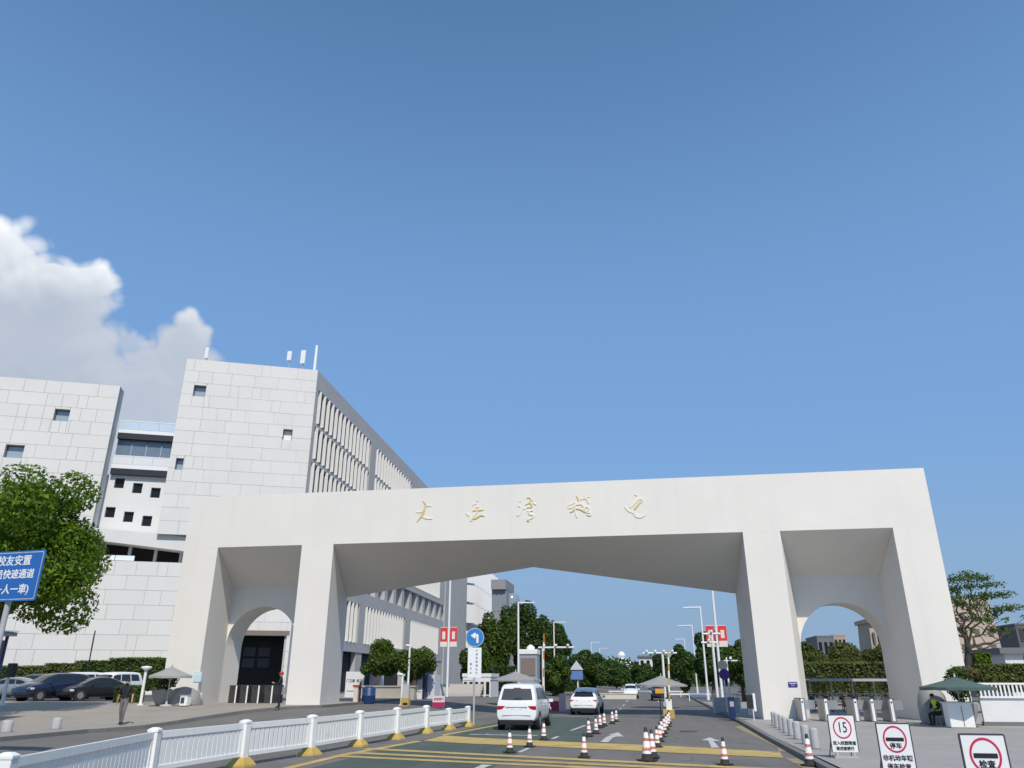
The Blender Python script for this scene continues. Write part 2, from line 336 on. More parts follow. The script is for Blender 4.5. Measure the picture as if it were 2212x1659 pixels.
# raised pavements: concrete slabs, kerb stones along the edge
edgeL = [(-20, -24.5), (10, -23.2), (20, -22.6), (25.2, -22.3), (29.6, -22.3), (32, -21.4), (35, -20.9), (38, -20.1), (40.4, -18.9), (42.0, -17.7), (48, -17.7), (60, -18.2), (74, -18.8)]
rows = lerp_rows([(y, -110, x) for y, x in edgeL], 1.2)
rowsE = []
for (y, x0, x1) in rows: rowsE.append((y, max(x0, -60), x1))
pavL = struct(strip('pavement_left', rowsE, PAVE, 0.13, nx=36))
struct(strip('pavement_far_left', [(-20, -140, -60), (30, -140, -60), (45, -140, -60), (74, -140, -60)], PAVE, 0.13, nx=2))
def kerb(name, line, m, w=0.18, h=0.14, side=1, piece=1.0, mi='kerb_stone'):
    """row of separate kerb stones along a polyline"""
    root = bpy.data.objects.new(name, None); C.objects.link(root); root['kind'] = 'structure'
    pts = [Vector((p[1], p[0])) for p in line]; acc = []
    for a, b_ in zip(pts[:-1], pts[1:]):
        n = max(1, round((b_ - a).length / piece))
        for k in range(n):
            p, q = a.lerp(b_, k / n), a.lerp(b_, (k + 1) / n); acc.append((p, q))
    base = MB().box((0, 0, 0), (1, 1, 1)).build('kerb_stone', m, root); me = base.data; first = True
    for p, q in acc:
        mid = (p + q) / 2; d = q - p
        o = base if first else link('kerb_stone', me, root); first = False
        z = zg(mid.x, mid.y)
        o.location = (mid.x, mid.y, z + h / 2 - 0.1); o.scale = (d.length - 0.012, w, h + 0.2)
        o.rotation_euler = (0, -math.atan2(zg(q.x, q.y) - zg(p.x, p.y), d.length), math.atan2(d.y, d.x))
    return root
kerb('kerb_left', [(y, x + 0.09) for y, x in edgeL if 9 < y < 61], KERB)
edgeR = [(8, 4.05), (20, 4.05), (30, 4.18), (41, 4.45), (60, 4.6), (120, 5.2)]
struct(strip('pavement_right', lerp_rows([(-20, 4.2, 60), (8, 4.2, 60), (30, 4.3, 60), (41, 4.6, 60), (60, 4.75, 60), (75, 4.9, 60)], 6), PAVER, 0.12, nx=10))
kerb('kerb_right', edgeR, KERB, w=0.2, h=0.13, piece=1.4)
struct(strip('parking_lot', [(46.5, -75, -31.5), (50, -75, -30.5), (62, -75, -30)], mat('parking_asphalt', (0.10, 0.10, 0.10), 0.85, noise=0.15, scale=0.4), 0.136, nx=30))  # asphalt colour also holds the tree shade over the parked cars

def mark(name, poly, m, lift=0.006):
    b = MB().add([(x, y, zg(x, y) + lift) for x, y in poly], [tuple(range(len(poly)))]); return b.build(name, m, road)
def fix_up(o):
    for p in o.data.polygons:
        if p.normal.z < 0: o.data.flip_normals(); break
    return o
mark('green_surface', [(-8.4, 8), (-3.9, 8), (-3.75, 28.2), (-2.25, 28.0), (-2.1, 39), (-2.9, 46), (-7.4, 46), (-7.9, 30)], GREEN, 0.004)
mark('yellow_band', [(-7.8, 27.8), (-5.74, 26.85), (-3.74, 26.35), (0.7, 24.62), (3.56, 23.6), (3.75, 25.4), (0.78, 26.95), (-3.39, 28.4), (-6.35, 29.6), (-7.75, 30.6)], YELL, 0.010)
for (y0, sl, w) in ((23.25, -0.335, 0.5), (22.1, -0.285, 0.46), (21.15, -0.25, 0.42)):
    f = lambda x: y0 + sl * (x + 5)
    mark('yellow_line', [(-8.75, f(-8.75) - w / 2), (3.85, f(3.85) - w / 2), (3.85, f(3.85) + w / 2), (-8.6, f(-8.6) + w / 2)], YELL, 0.010)
mark('yellow_line', [(-8.95, 10), (-8.7, 10), (-8.45, 22.4), (-7.75, 27.6), (-8.05, 27.7), (-8.75, 22.4)], YELL, 0.0085)
mark('yellow_line', [(-7.95, 30.7), (-7.7, 30.6), (-6.7, 39), (-6.95, 39.0)], YELL, 0.0085)
mark('edge_line', [(3.72, 25.5), (3.98, 25.5), (4.22, 39.0), (3.8, 38.2), (3.95, 27)], BEIGE, 0.0085)
mark('edge_line', [(3.55, 8), (3.9, 8), (3.9, 23.4), (3.6, 23.5)], BEIGE, 0.0085)
mark('lane_arrow', [(1.88, 26.5), (2.13, 26.5), (2.16, 29.35), (2.42, 29.2), (2.18, 31.1), (1.78, 29.7), (2.0, 29.5)], WPAINT, 0.013)
mark('lane_arrow', [(-1.68, 28.3), (-1.40, 28.2), (-1.34, 30.3), (-1.22, 30.95), (-0.96, 31.0), (-1.25, 33.4), (-1.55, 31.9), (-1.45, 31.6), (-1.6, 30.6)], WPAINT, 0.013)
mark('lane_arrow', [(-3.30, 34.2), (-3.15, 34.2), (-2.85, 37.9), (-2.98, 38.2)], WPAINT, 0.013)
mark('lane_arrow', [(-4.22, 19.0), (-4.02, 19.0), (-3.96, 20.1), (-3.9, 20.4), (-4.2, 20.5)], WPAINT, 0.013)
for (x, y0, y1) in ((-3.8, 24.0, 25.5), (-3.45, 29.4, 30.7), (-6.3, 31.2, 31.6), (0.5, 33, 35), (0.8, 39, 41), (-2.0, 46, 50), (-2.0, 56, 60), (-2.0, 66, 70), (-2.0, 78, 84), (1.0, 50, 54), (1.0, 62, 66), (1.0, 78, 84), (-13.5, 22, 25), (-13.8, 32, 35)):
    mark('lane_dash', [(x - 0.07, y0), (x + 0.07, y0), (x + 0.13, y1), (x - 0.01, y1)], WPAINT, 0.012)
mark('lane_dash', [(-6.9, 31.1), (-4.2, 30.9), (-4.2, 31.15), (-6.9, 31.4)], WPAINT, 0.012)
mark('lane_dash', [(-17.45, 25.0), (-17.2, 25.0), (-17.2, 26.6), (-17.45, 26.6)], WPAINT, 0.012)
mark('stop_line', [(-2.9, 40.2), (-1.4, 40.2), (-1.4, 40.6), (-2.9, 40.6)], WPAINT, 0.012)
for (x, y) in ((-6.2, 17.5), (1.6, 34.5), (-11.5, 27.0), (2.6, 18.3), (-14.5, 38)):
    b = MB(); b.lathe([(.36, zg(x, y) + .004), (.36, zg(x, y) + .016), (.30, zg(x, y) + .017), (.02, zg(x, y) + .015)], (x, y, 0), n=24); b.build('manhole_cover', mat('cast_iron', (.06, .055, .05), .6, noise=.3, scale=14), road)
mark('asphalt_patch', [(-0.9, 16.5), (1.4, 16.3), (1.5, 19.6), (-0.8, 19.9)], mat('fresh_asphalt', (.075, .073, .072), .85, noise=.1, scale=2), 0.0045)
mark('asphalt_patch', [(-14.6, 27.5), (-12.9, 27.3), (-12.6, 35), (-14.3, 35.3)], mat('fresh_asphalt', (.075, .073, .072), .85), 0.0045)
for o in road.children: fix_up(o)

# ================================================================== THE GATE
GX0, GX1, GY, GB, ZT, ZB = -27.6, 15.55, 42.5, 48.0, 12.68, 9.5
gate = thing('campus_gate', 'monumental pale concrete gate with long beam, four pillars and gold characters', 'gate')
MB().box(((GX0 + GX1) / 2, (GY + GB) / 2, (ZT + ZB) / 2), (GX1 - GX0, GB - GY, ZT - ZB)).build('beam', GATE, gate)
zl, zr = 0.2, -0.3
# outer-left, inner-left, inner-right, outer-right pillars in plan
MB().prism([(GX0, GY), (-25.35, GY), (-25.95, 46), (-25.95, GB), (GX0, GB)], zl, ZB - 0.002).build('pillar', GATE, gate)
MB().prism([(-19.9, GY), (-17.9, GY), (-18.95, GB), (-21.25, GB), (-21.25, 46)], zl, ZB - 0.002).build('pillar', GATE, gate)
MB().prism([(5.70, GY), (7.66, GY), (8.6, 46), (8.6, GB), (5.62, GB)], zr, ZB - 0.002).build('pillar', GATE, gate)
MB().prism([(13.42, GY), (GX1, GY), (GX1, GB), (13.35, GB), (13.35, 46)], zr, ZB - 0.002).build('pillar', GATE, gate)
def arch_wall(x0, x1, xf0, xf1):
    cx, r, zs = (x0 + x1) / 2, (x1 - x0) / 2, 3.95 if x0 < 0 else 3.65
    b = MB(); n = 28; ya, yb, zt = 46.0, GB - 0.004, ZB - 0.004
    arc = [(cx - r * math.cos(math.pi * k / n), zs + r * math.sin(math.pi * k / n)) for k in range(n + 1)]
    top = [(x0 + (x1 - x0) * k / n) for k in range(n + 1)]
    for y, fl in ((ya, False), (yb, True)):
        P = [(x, y, z) for x, z in arc] + [(x, y, zt) for x in top]
        b.add(P, [((k, k + 1, n + 2 + k, n + 1 + k) if not fl else (n + 1 + k, n + 2 + k, k + 1, k)) for k in range(n)])
    b.add([(x, y, z) for y in (ya, yb) for x, z in arc], [(k, n + 1 + k, n + 2 + k, k + 1) for k in range(n)], True)
    b.add([(x0, ya, zs), (x0, yb, zs), (x0, yb, zt), (x0, ya, zt), (x1, ya, zs), (x1, yb, zs), (x1, yb, zt), (x1, ya, zt)], [(0, 1, 2, 3), (7, 6, 5, 4), (3, 2, 6, 7)])
    b.build('arch_wall', GATE, gate)
    # sloping bay ceiling in front of the arch wall
    MB().add([(xf0 + 0.01, GY + 0.01, ZB - 0.003), (xf1 - 0.01, GY + 0.01, ZB - 0.003), (x1 - 0.005, ya - 0.003, 7.5), (x0 + 0.005, ya - 0.003, 7.5), (x0 + 0.005, ya - 0.003, ZB - 0.003), (x1 - 0.005, ya - 0.003, ZB - 0.003)],
             [(0, 1, 2, 3), (0, 4, 5, 1), (0, 3, 4), (1, 5, 2), (3, 2, 5, 4)]).build('bay_ceiling', GATE, gate, weld=True)
arch_wall(-25.95, -21.25, -25.35, -19.9)
arch_wall(8.6, 13.35, 7.66, 13.42)
xa = -6.66
def warped(b, c00, c10, c11, c01, n=16, m=10):
    P = []
    for i in range(m + 1):
        for k in range(n + 1):
            u, v = k / n, i / m
            P.append(tuple((c00[q] * (1 - u) + c10[q] * u) * (1 - v) + (c01[q] * (1 - u) + c11[q] * u) * v for q in range(3)))
    return b.add(P, [(i * (n + 1) + k, (i + 1) * (n + 1) + k, (i + 1) * (n + 1) + k + 1, i * (n + 1) + k + 1) for i in range(m) for k in range(n)], True)
zf, yb_, yf = ZB - .003, GB - .003, GY + .004
FL, FC, FR = (-17.89, yf, zf), (xa + .4, yf, zf), (5.69, yf, zf); BL, BCn, BR = (-18.94, yb_, 6.99), (xa, yb_, 8.64), (5.62, yb_, 6.8)
b = MB(); warped(b, FL, FC, BCn, BL); warped(b, FC, FR, BR, BCn)
b.add([BL, BCn, BR, (5.62, yb_, zf), (-18.94, yb_, zf)], [(0, 4, 3, 2, 1)]); b.add([FL, BL, (-18.94, yb_, zf), FR, BR, (5.62, yb_, zf)], [(0, 1, 2), (3, 5, 4), (0, 2, 5, 3)])
b.build('vault_ceiling', GATE, gate)
# five brush characters, traced as tapered strokes: units of the photo crop, (x, y, width)
STROKES = [
  (195, 295, [[(185,208,3),(200,225,16),(212,255,14),(208,262,4)], [(208,252,4),(230,246,12),(252,248,5)], [(130,298,4),(155,300,12),(185,288,14),(205,285,7)], [(200,262,10),(192,300,22),(175,330,18),(136,378,3)], [(180,335,6),(205,345,18),(235,351,12),(262,351,3)]]),
  (607, 300, [[(628,208,3),(618,213,6)], [(582,246,4),(598,232,9),(616,230,4)], [(610,258,6),(625,260,14),(638,252,5)], [(585,290,5),(620,286,12),(655,284,8),(672,280,3)], [(532,304,4),(548,322,16),(560,326,5)], [(625,292,10),(600,315,20),(572,345,24),(576,372,16)], [(576,356,5),(610,350,14),(650,322,14),(680,332,4)]]),
  (1015, 290, [[(962,214,5),(970,218,5)], [(948,245,4),(966,256,10),(968,262,4)], [(938,325,18),(960,318,20),(985,270,8),(1012,272,3)], [(1018,185,3),(1045,182,10),(1054,200,9),(1044,225,8),(1008,240,3)], [(1060,204,4),(1072,203,4)], [(1068,224,3),(1098,242,4)], [(1044,226,6),(1064,246,9),(1062,260,7),(1020,264,4)], [(1026,290,4),(1068,288,8),(1066,292,4)], [(1035,280,10),(1040,320,14),(1075,318,12),(1078,330,10),(1060,346,12),(1030,358,8)], [(1020,365,14),(1042,368,16)]]),
  (1445, 255, [[(1418,168,4),(1432,190,14),(1438,212,6)], [(1348,246,5),(1380,232,14),(1414,216,6)], [(1350,262,18),(1385,262,18),(1410,230,8)], [(1366,302,4),(1392,290,14),(1410,272,6)], [(1410,215,8),(1412,300,10),(1416,325,8),(1430,345,3)], [(1455,200,14),(1478,180,18),(1505,190,18),(1518,230,10)], [(1474,172,4),(1488,170,5)], [(1500,178,4),(1523,175,4)], [(1420,240,12),(1455,225,20),(1490,262,20),(1470,285,14)], [(1408,272,5),(1450,275,8),(1490,298,12)], [(1494,258,4),(1522,262,12),(1516,280,8),(1490,298,6)], [(1496,300,6),(1538,304,12),(1535,325,18),(1500,318,10)]]),
  (1895, 255, [[(1888,160,4),(1905,168,5)], [(1806,252,5),(1835,282,26),(1885,304,18)], [(1850,262,20),(1882,222,26),(1915,192,22),(1948,190,12),(1955,216,6)], [(1886,278,16),(1915,240,14),(1940,215,8)], [(1884,308,14),(1900,332,24),(1940,338,22),(1972,318,12),(1978,282,5)]]),
]
def gold_char(cx, cy, strokes, k):
    # crop (offset 1600,1900; 2.011 px per photo px) -> beam face
    root = None; bf = MB(); bg_ = MB()
    def W(x, y): return at((1600 + x / 2.011) / 1.8517, (1900 + y / 2.011) / 1.8517, GY)
    for j, st in enumerate(strokes):
        pts = []; 
        for a, b_ in zip(st[:-1], st[1:]):
            for q in range(4):
                t = q / 4; pts.append([a[i] + (b_[i] - a[i]) * t for i in range(3)])
        pts.append(list(st[-1]))
        for _ in range(2):
            pts = [pts[0]] + [[(p[i] + 2 * q[i] + r[i]) / 4 for i in range(3)] for p, q, r in zip(pts[:-2], pts[1:-1], pts[2:])] + [pts[-1]]
        Lp, Rp = [], []
        for i, p in enumerate(pts):
            a, c_ = pts[max(i - 1, 0)], pts[min(i + 1, len(pts) - 1)]
            dx, dy = c_[0] - a[0], c_[1] - a[1]; l = math.hypot(dx, dy) or 1; w = p[2] * .42 + 0.9
            Lp.append(W(p[0] - dy / l * w, p[1] + dx / l * w)); Rp.append(W(p[0] + dy / l * w, p[1] - dx / l * w))
        y0, y1 = GY - 0.028 - 0.0015 * j, GY - 0.004
        n = len(pts); b = bf if j % 3 else bg_
        V = [(p.x, y0, p.z) for p in Lp] + [(p.x, y0, p.z) for p in Rp] + [(p.x, y1, p.z) for p in Lp] + [(p.x, y1, p.z) for p in Rp]
        F = []
        for i in range(n - 1):
            F += [(i, i + 1, n + i + 1, n + i), (i, 2 * n + i, 2 * n + i + 1, i + 1), (n + i, n + i + 1, 3 * n + i + 1, 3 * n + i)]
        F += [(0, n, 3 * n, 2 * n), (n - 1, 3 * n - 1, 4 * n - 1, 2 * n - 1)]
        b.add(V, F)
    o = MB(); o.v = bf.v; o.f = bf.f; o.sm = bf.sm; o.mi = [0] * len(bf.f)
    o.add(bg_.v, bg_.f, False, 1)
    return o.build('brush_character', [PALEG, GOLD], gate)
for k, (cx, cy, st) in enumerate(STROKES): gold_char(cx, cy, st, k)

# ================================================================== THE BUILDINGS
PHI = math.atan2(0.3939, 0.9191)
BC = Vector((-35.35, 75.0, 0)); SA = R(92.6) - PHI; SV = Vector((math.cos(SA), math.sin(SA)))
office = thing('office_building', 'tall white stone office block with rows of white fins, behind the gate', 'building', BC, PHI)
PANEL_ME = unit_mesh(STONE); PANEL_ME.name = 'panel'
rng = random.Random(7)
def subtract(rects, h):
    out = []
    for (a, b_, c, d) in rects:
        if h[0] >= b_ or h[1] <= a or h[2] >= d or h[3] <= c: out.append((a, b_, c, d)); continue
        if h[0] > a: out.append((a, h[0], c, d))
        if h[1] < b_: out.append((h[1], b_, c, d))
        a2, b2 = max(a, h[0]), min(b_, h[1])
        if h[2] > c: out.append((a2, b2, c, h[2]))
        if h[3] < d: out.append((a2, b2, h[3], d))
    return out
def clad(parent, x0, x1, z0, z1, holes=(), y=0.0, rowh=1.4, th=0.08, gap=0.024):
    """staggered stone panels on a wall facing -y, cut round its openings"""
    nrow = max(1, round((z1 - z0) / rowh)); rh = (z1 - z0) / nrow
    for r_ in range(nrow):
        za, zb = z0 + r_ * rh, z0 + (r_ + 1) * rh; xx = x0
        while xx < x1 - 0.01:
            w = rng.choice([0.9, 1.5, 2.0, 2.5, 3.0, 3.6]); xe = min(x1, xx + w)
            if x1 - xe < 0.7: xe = x1
            rc = [(xx, xe, za, zb)]
            for h in holes: rc = subtract(rc, h)
            for (a, b_, c, d) in rc:
                if b_ - a < 0.1 or d - c < 0.1: continue
                o = link('panel', PANEL_ME, parent)
                o.location = ((a + b_) / 2, y - th / 2 - rng.uniform(0, 0.012), (c + d) / 2); o.scale = (b_ - a - gap, th, d - c - gap)
            xx = xe
def wall_back(parent, name, x0, x1, z0, z1, holes, y, th, m):
    """wall slab with real openings"""
    rc = [(x0, x1, z0, z1)]
    for h in holes: rc = subtract(rc, h)
    b = MB()
    for (a, b_, c, d) in rc: b.box(((a + b_) / 2, y + th / 2, (c + d) / 2), (b_ - a, th, d - c))
    return b.build(name, m, parent)
def windows(parent, holes, y, glass, frame=DMET, set_=0.45):
    for (a, b_, c, d) in holes:
        w = MB().box(((a + b_) / 2, y + set_, (c + d) / 2), (b_ - a, 0.04, d - c)).build('window', glass, parent)
        f = MB()
        for (p, q) in (((a + 0.04, (c + d) / 2), (0.08, d - c)), ((b_ - 0.04, (c + d) / 2), (0.08, d - c)), (((a + b_) / 2, c + 0.04), (b_ - a - 0.16, 0.08)), (((a + b_) / 2, d - 0.04), (b_ - a - 0.16, 0.08))):
            f.box((p[0], y + set_ - 0.05, p[1]), (q[0], 0.07, q[1]))
        f.build('frame', frame, w)
# --- end wall of the office block
eh = [(-13.0, -11.75, 30.95, 32.25), (-3.05, -2.05, 26.65, 27.9), (-13.55, -12.8, 22.6, 23.85)]
wall_back(office, 'end_wall', -14.2, -0.02, 15.8, 35.25, eh, 0.0, 0.6, STONEW)
clad(office, -14.2, 0.0, 15.8, 35.3, eh)
windows(office, eh[:1] + eh[2:], 0.0, SGLASS); windows(office, eh[1:2], 0.0, mat('bright_blind', (0.8, 0.8, 0.8), 0.6))
lowh = [(-8.6, -0.35, 0.5, 6.1)]
wall_back(office, 'lower_wall', -9.6, -0.02, 0.2, 15.78, lowh, 0.004, 0.6, STONEW)
clad(office, -9.6, 0.0, 0.4, 15.78, lowh, y=0.004)
MB().box((-4.4, 0.5, 6.35), (8.6, 1.2, 0.45)).build('entrance_lintel', mat('brown_soffit', (0.20, 0.16, 0.135), 0.7), office)
MB().box((-4.5, 5.5, 3.4), (8.8, 0.1, 6.2)).build('entrance_glazing', DGLASS, office)
for k in range(4):
    for j in range(2): MB().box((-7.2 + 1.5 * k, 5.35, 3.6 + 1.1 * j), (1.2, 0.06, 0.9)).build('pane', mat('entrance_pane', (0.035, 0.045, 0.065), 0.15), office)
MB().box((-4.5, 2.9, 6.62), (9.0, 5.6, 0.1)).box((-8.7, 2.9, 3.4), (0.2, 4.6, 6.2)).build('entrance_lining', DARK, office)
# --- body
def off(x, y, t): return (x + SV.x * t, y + SV.y * t)
LEN = 75.0
body = [(-14.15, 0.62), (-0.75, 0.62), off(-0.75, 0.62, LEN - 0.6), off(-14.15, 0.62, LEN - 0.6)]
MB().prism(body, 15.82, 34.3).build('block_core', CONC, office)
MB().prism([(-9.5, 6.0), off(-0.9, 0.62, 5.2), off(-0.9, 0.62, LEN - 0.6), off(-9.5, 0.62, LEN - 0.6)], 0.2, 15.8).build('base_core', CONC, office)
# --- side facade: own frame along SV
side = bpy.data.objects.new('side_facade', None); C.objects.link(side); side.parent = office; side.rotation_euler = (0, 0, SA - R(0))
# in this frame x runs along the facade and -y faces the road
def sbox(name, x0, x1, y0, y1, z0, z1, m): return MB().box(((x0 + x1) / 2, (y0 + y1) / 2, (z0 + z1) / 2), (x1 - x0, y1 - y0, z1 - z0)).build(name, m, side)
sbox('parapet', 0.02, LEN, 0.0, 0.6, 33.2, 35.28, CONCG)
sbox('corner_pier', 0.02, 0.8, 0.0, 0.6, 0.3, 33.18, CONCG)
sbox('glazing', 0.82, LEN, 0.55, 0.65, 16.5, 33.18, DGLASS)
for z in (29.0, 24.85, 20.7): sbox('floor_slab', 0.81, LEN - 0.01, 0.05, 0.52, z - 0.22, z + 0.22, CONCG)
sbox('spandrel', 0.81, LEN - 0.01, 0.0, 0.56, 15.6, 16.55, CONCG)
sbox('loggia_floor', 0.81, LEN - 0.01, 0.0, 1.2, 11.1, 12.65, CONCG)
sbox('loggia_wall', 0.83, LEN - 0.01, 1.2, 1.3, 12.66, 15.58, CONCG)
sbox('sill_band', 0.81, LEN - 0.01, 0.0, 0.56, 5.2, 6.35, CONCG)
sbox('lower_glazing', 0.82, LEN, 0.5, 0.6, 6.36, 11.09, DGLASS)
sbox('ground_void', 0.82, LEN, 0.8, 0.9, 0.3, 5.19, DARK)  # near-black sheet, shade of the ground-floor void put into its colour
PIERS = [(21.6, 24.2), (45.0, 48.6), (70.5, 74.9)]
for a, b_ in PIERS:
    sbox('pier', a, b_, -0.005, 0.5, 16.56, 33.19, CONCG); sbox('pier', a, b_, -0.005, 0.5, 6.36, 11.09, CONCG); sbox('pier', a, b_, 0.1, 0.7, 0.3, 5.19, CONCG)
for k in range(15):
    x = 4.5 + 4.8 * k
    if x > 72: break
    sbox('loggia_pier', x, x + 1.5, 0.15, 1.19, 12.66, 15.58, CONCG)
    o = sbox('loggia_window', x + 1.7, x + 4.5, 1.1, 1.18, 12.75, 14.75, DGLASS)
FIN_ME = unit_mesh(FINM); FIN_ME.name = 'fin'
for (za, zb) in ((29.24, 33.1), (25.09, 28.76), (20.94, 24.61), (16.57, 20.46), (6.37, 11.05)):
    x = 1.4
    while x < LEN - 0.5:
        if za > 10 and zb < 21 and (x < 40): x += 1.45; continue      # wholly behind the gate beam
        if za > 10 and x > 62 and zb > 25: x += 1.45; continue
        if za < 10 and x < 16: x += 1.45; continue
        if not any(a - 0.25 < x < b_ + 0.25 for a, b_ in PIERS):
            o = link('fin', FIN_ME, side); o.location = (x, 0.02, (za + zb) / 2); o.scale = (0.06, 0.42, zb - za); o.rotation_euler = (0, 0, R(-12))
        x += 1.45
# --- left block and the link between them
left = thing('stone_building', 'lower white stone building at the far left, behind the leafy tree', 'building', BC, PHI)
XL0, XL1 = -48.0, -20.35
lh = [(-26.1, -24.65, 27.05, 28.35), (-29.75, -28.05, 22.85, 24.2)]
wall_back(left, 'front_wall', XL0, XL1 - 0.02, 13.05, 31.4, lh, 0.0, 0.6, STONEW)
clad(left, -34.5, XL1, 13.05, 31.42, lh); windows(left, lh, 0.0, SGLASS)
MB().prism([(XL0, 0.61), (XL1 - 0.03, 0.61), (XL1 - 0.02, 1.7), (XL0, 1.7)], 13.05, 31.4).build('block_core', CONC, left)
ph = [(-21.9, -21.1, 8.2, 10.4)]
wall_back(left, 'podium_wall', XL0, -9.65, 0.2, 13.0, ph, 0.006, 0.6, STONEW)
clad(left, -32.0, -9.65, 0.4, 13.0, ph, y=0.006); windows(left, ph, 0.006, DGLASS)
MB().prism([(XL0, 0.7), (-9.7, 0.7), (-9.7, 16), (XL0, 16)], 0.3, 12.98).build('podium_core', CONC, left)
# link block: six dark windows, curved soffit over a shaded terrace
linkb = thing('link_building', 'recessed white link building with six dark square windows between the stone blocks', 'building', BC, PHI)
kh = []
for (xa_, za) in ((-19.75, 20.9), (-17.9, 20.45), (-16.05, 20.05), (-20.1, 17.75), (-18.25, 17.35), (-16.4, 17.0)): kh.append((xa_, xa_ + 0.95, za, za + 1.1))
wall_back(linkb, 'front_wall', -21.0, -14.25, 15.0, 22.3, kh, 2.6, 0.5, mat('link_plaster', (0.70, 0.695, 0.685), 0.75, noise=0.02, scale=0.5))
windows(linkb, kh, 2.6, DGLASS, set_=0.3)
MB().prism([(-21.0, 3.12), (-14.25, 3.12), (-14.25, 6), (-21.0, 6)], 15.8, 21.7).build('block_core', CONC, linkb)
b = MB(); n = 16
for k in range(n):                                # swept fascia dropping to the right
    x0, x1 = -22.5 + 13.0 * k / n, -22.5 + 13.0 * (k + 1) / n
    f = lambda x: 16.3 - 0.75 * ((x + 22.5) / 13.0) ** 1.3
    g_ = lambda x: 15.2 - 1.15 * ((x + 22.5) / 13.0) ** 1.1
    b.add([(x0, 0.4, g_(x0)), (x1, 0.4, g_(x1)), (x1, 0.4, f(x1)), (x0, 0.4, f(x0)), (x0, 2.4, g_(x0)), (x1, 2.4, g_(x1)), (x1, 2.15, f(x1)), (x0, 2.15, f(x0))], [(0, 1, 2, 3), (4, 5, 1, 0), (3, 2, 6, 7)])
b.build('curved_fascia', CONC, linkb, weld=True)
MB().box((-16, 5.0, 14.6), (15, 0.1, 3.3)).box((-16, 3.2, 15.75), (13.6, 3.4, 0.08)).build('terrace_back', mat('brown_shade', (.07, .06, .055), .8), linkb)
for x in (-19.5, -17.0, -14.5, -12.0): MB().cyl((x, 2.6, 13.0), (x, 2.6, 15.2), 0.18).build('column', CONC, linkb)
for x in (-20.6, -19.2, -17.9): MB().box((x, 1.0, 13.35), (0.05, 0.05, 0.7)).build('rail_post', DMET, linkb)
MB().box((-18.6, 1.0, 13.42), (5.0, 0.03, 0.5)).build('balustrade', mat('pale_glass', (0.75, 0.8, 0.82), 0.1), linkb)
# two sky bridges
def bridge(z0, z1, zrail, label, glazed, y0=2.2, glass_to=None):
    t = thing('sky_bridge', label, 'bridge', BC, PHI, 'bridges between the stone blocks')
    MB().box((-17.3, y0 + 1.2, (z0 + z1) / 2), (6.0, 2.4, z1 - z0)).build('deck', mat('bridge_white', (0.78, 0.78, 0.78), 0.5), t)
    MB().box((-17.3, y0 + 1.0, z0 - 0.35), (5.9, 2.2, 0.65)).build('beam', mat('bridge_dark', (0.012, 0.014, 0.022), 0.5), t)
    for k in range(3):
        MB().box((-19.3 + 2.0 * k, y0 + 0.05, (z1 + zrail) / 2), (1.94, 0.05, zrail - z1 - 0.1)).build('railing_panel', glazed, t)
    MB().box((-17.3, y0 + 0.05, zrail), (6.0, 0.09, 0.09)).build('handrail', WMET, t)
    if glass_to:
        for k in range(4): MB().box((-19.55 + 1.5 * k, y0 + 0.5, (zrail + .05 + glass_to) / 2), (1.44, 0.06, glass_to - zrail)).build('glazing', mat('bridge_glass', (0.16, 0.21, 0.27), 0.06, spec=0.8), t)
    return t
bridge(26.9, 27.3, 28.3, 'upper sky bridge with pale blue glass railing between the two stone blocks', mat('blue_rail_glass', (0.55, 0.66, 0.76), 0.08, spec=0.8))
bridge(22.95, 23.4, 24.35, 'lower sky bridge with white panelled railing between the two stone blocks', mat('white_rail', (0.70, 0.71, 0.72), 0.4), glass_to=26.2)
# --- white louvred building farther along the road
lou = thing('louvred_building', 'white building with horizontal louvre bands beyond the finned office block', 'building', BC + Vector((0, 0, 0)), PHI)
sl = bpy.data.objects.new('road_facade', None); C.objects.link(sl); sl.parent = lou; sl.rotation_euler = (0, 0, SA)
def lbox(name, x0, x1, y0, y1, z0, z1, m): return MB().box(((x0 + x1) / 2, (y0 + y1) / 2, (z0 + z1) / 2), (x1 - x0, y1 - y0, z1 - z0)).build(name, m, sl)
lbox('stair_wall', 76, 100, 0.0, 14, 0.2, 30, CONCG)
lbox('core', 100.01, 140, 0.5, 14, 0.2, 29, CONC)
WL = mat('white_louvre', (0.84, 0.84, 0.83), 0.5)
for (za, zb) in ((23.2, 28.9), (18.9, 22.7), (14.2, 18.3)):
    for k in range(8):
        x0 = 100.3 + 5 * k
        o = MB().box((0, 0, 0), (4.85, 0.12, zb - za)).build('louvre_panel', WL, sl); o.location = (x0 + 2.4, -0.3, (za + zb) / 2); o.rotation_euler = (0, 0, R(-34))
x = 101.0
while x < 139:
    o = link('fin', FIN_ME, sl); o.location = (x, 0.1, 8.8); o.scale = (0.12, 0.8, 7.0); o.rotation_euler = (0, 0, R(-12)); x += 1.9
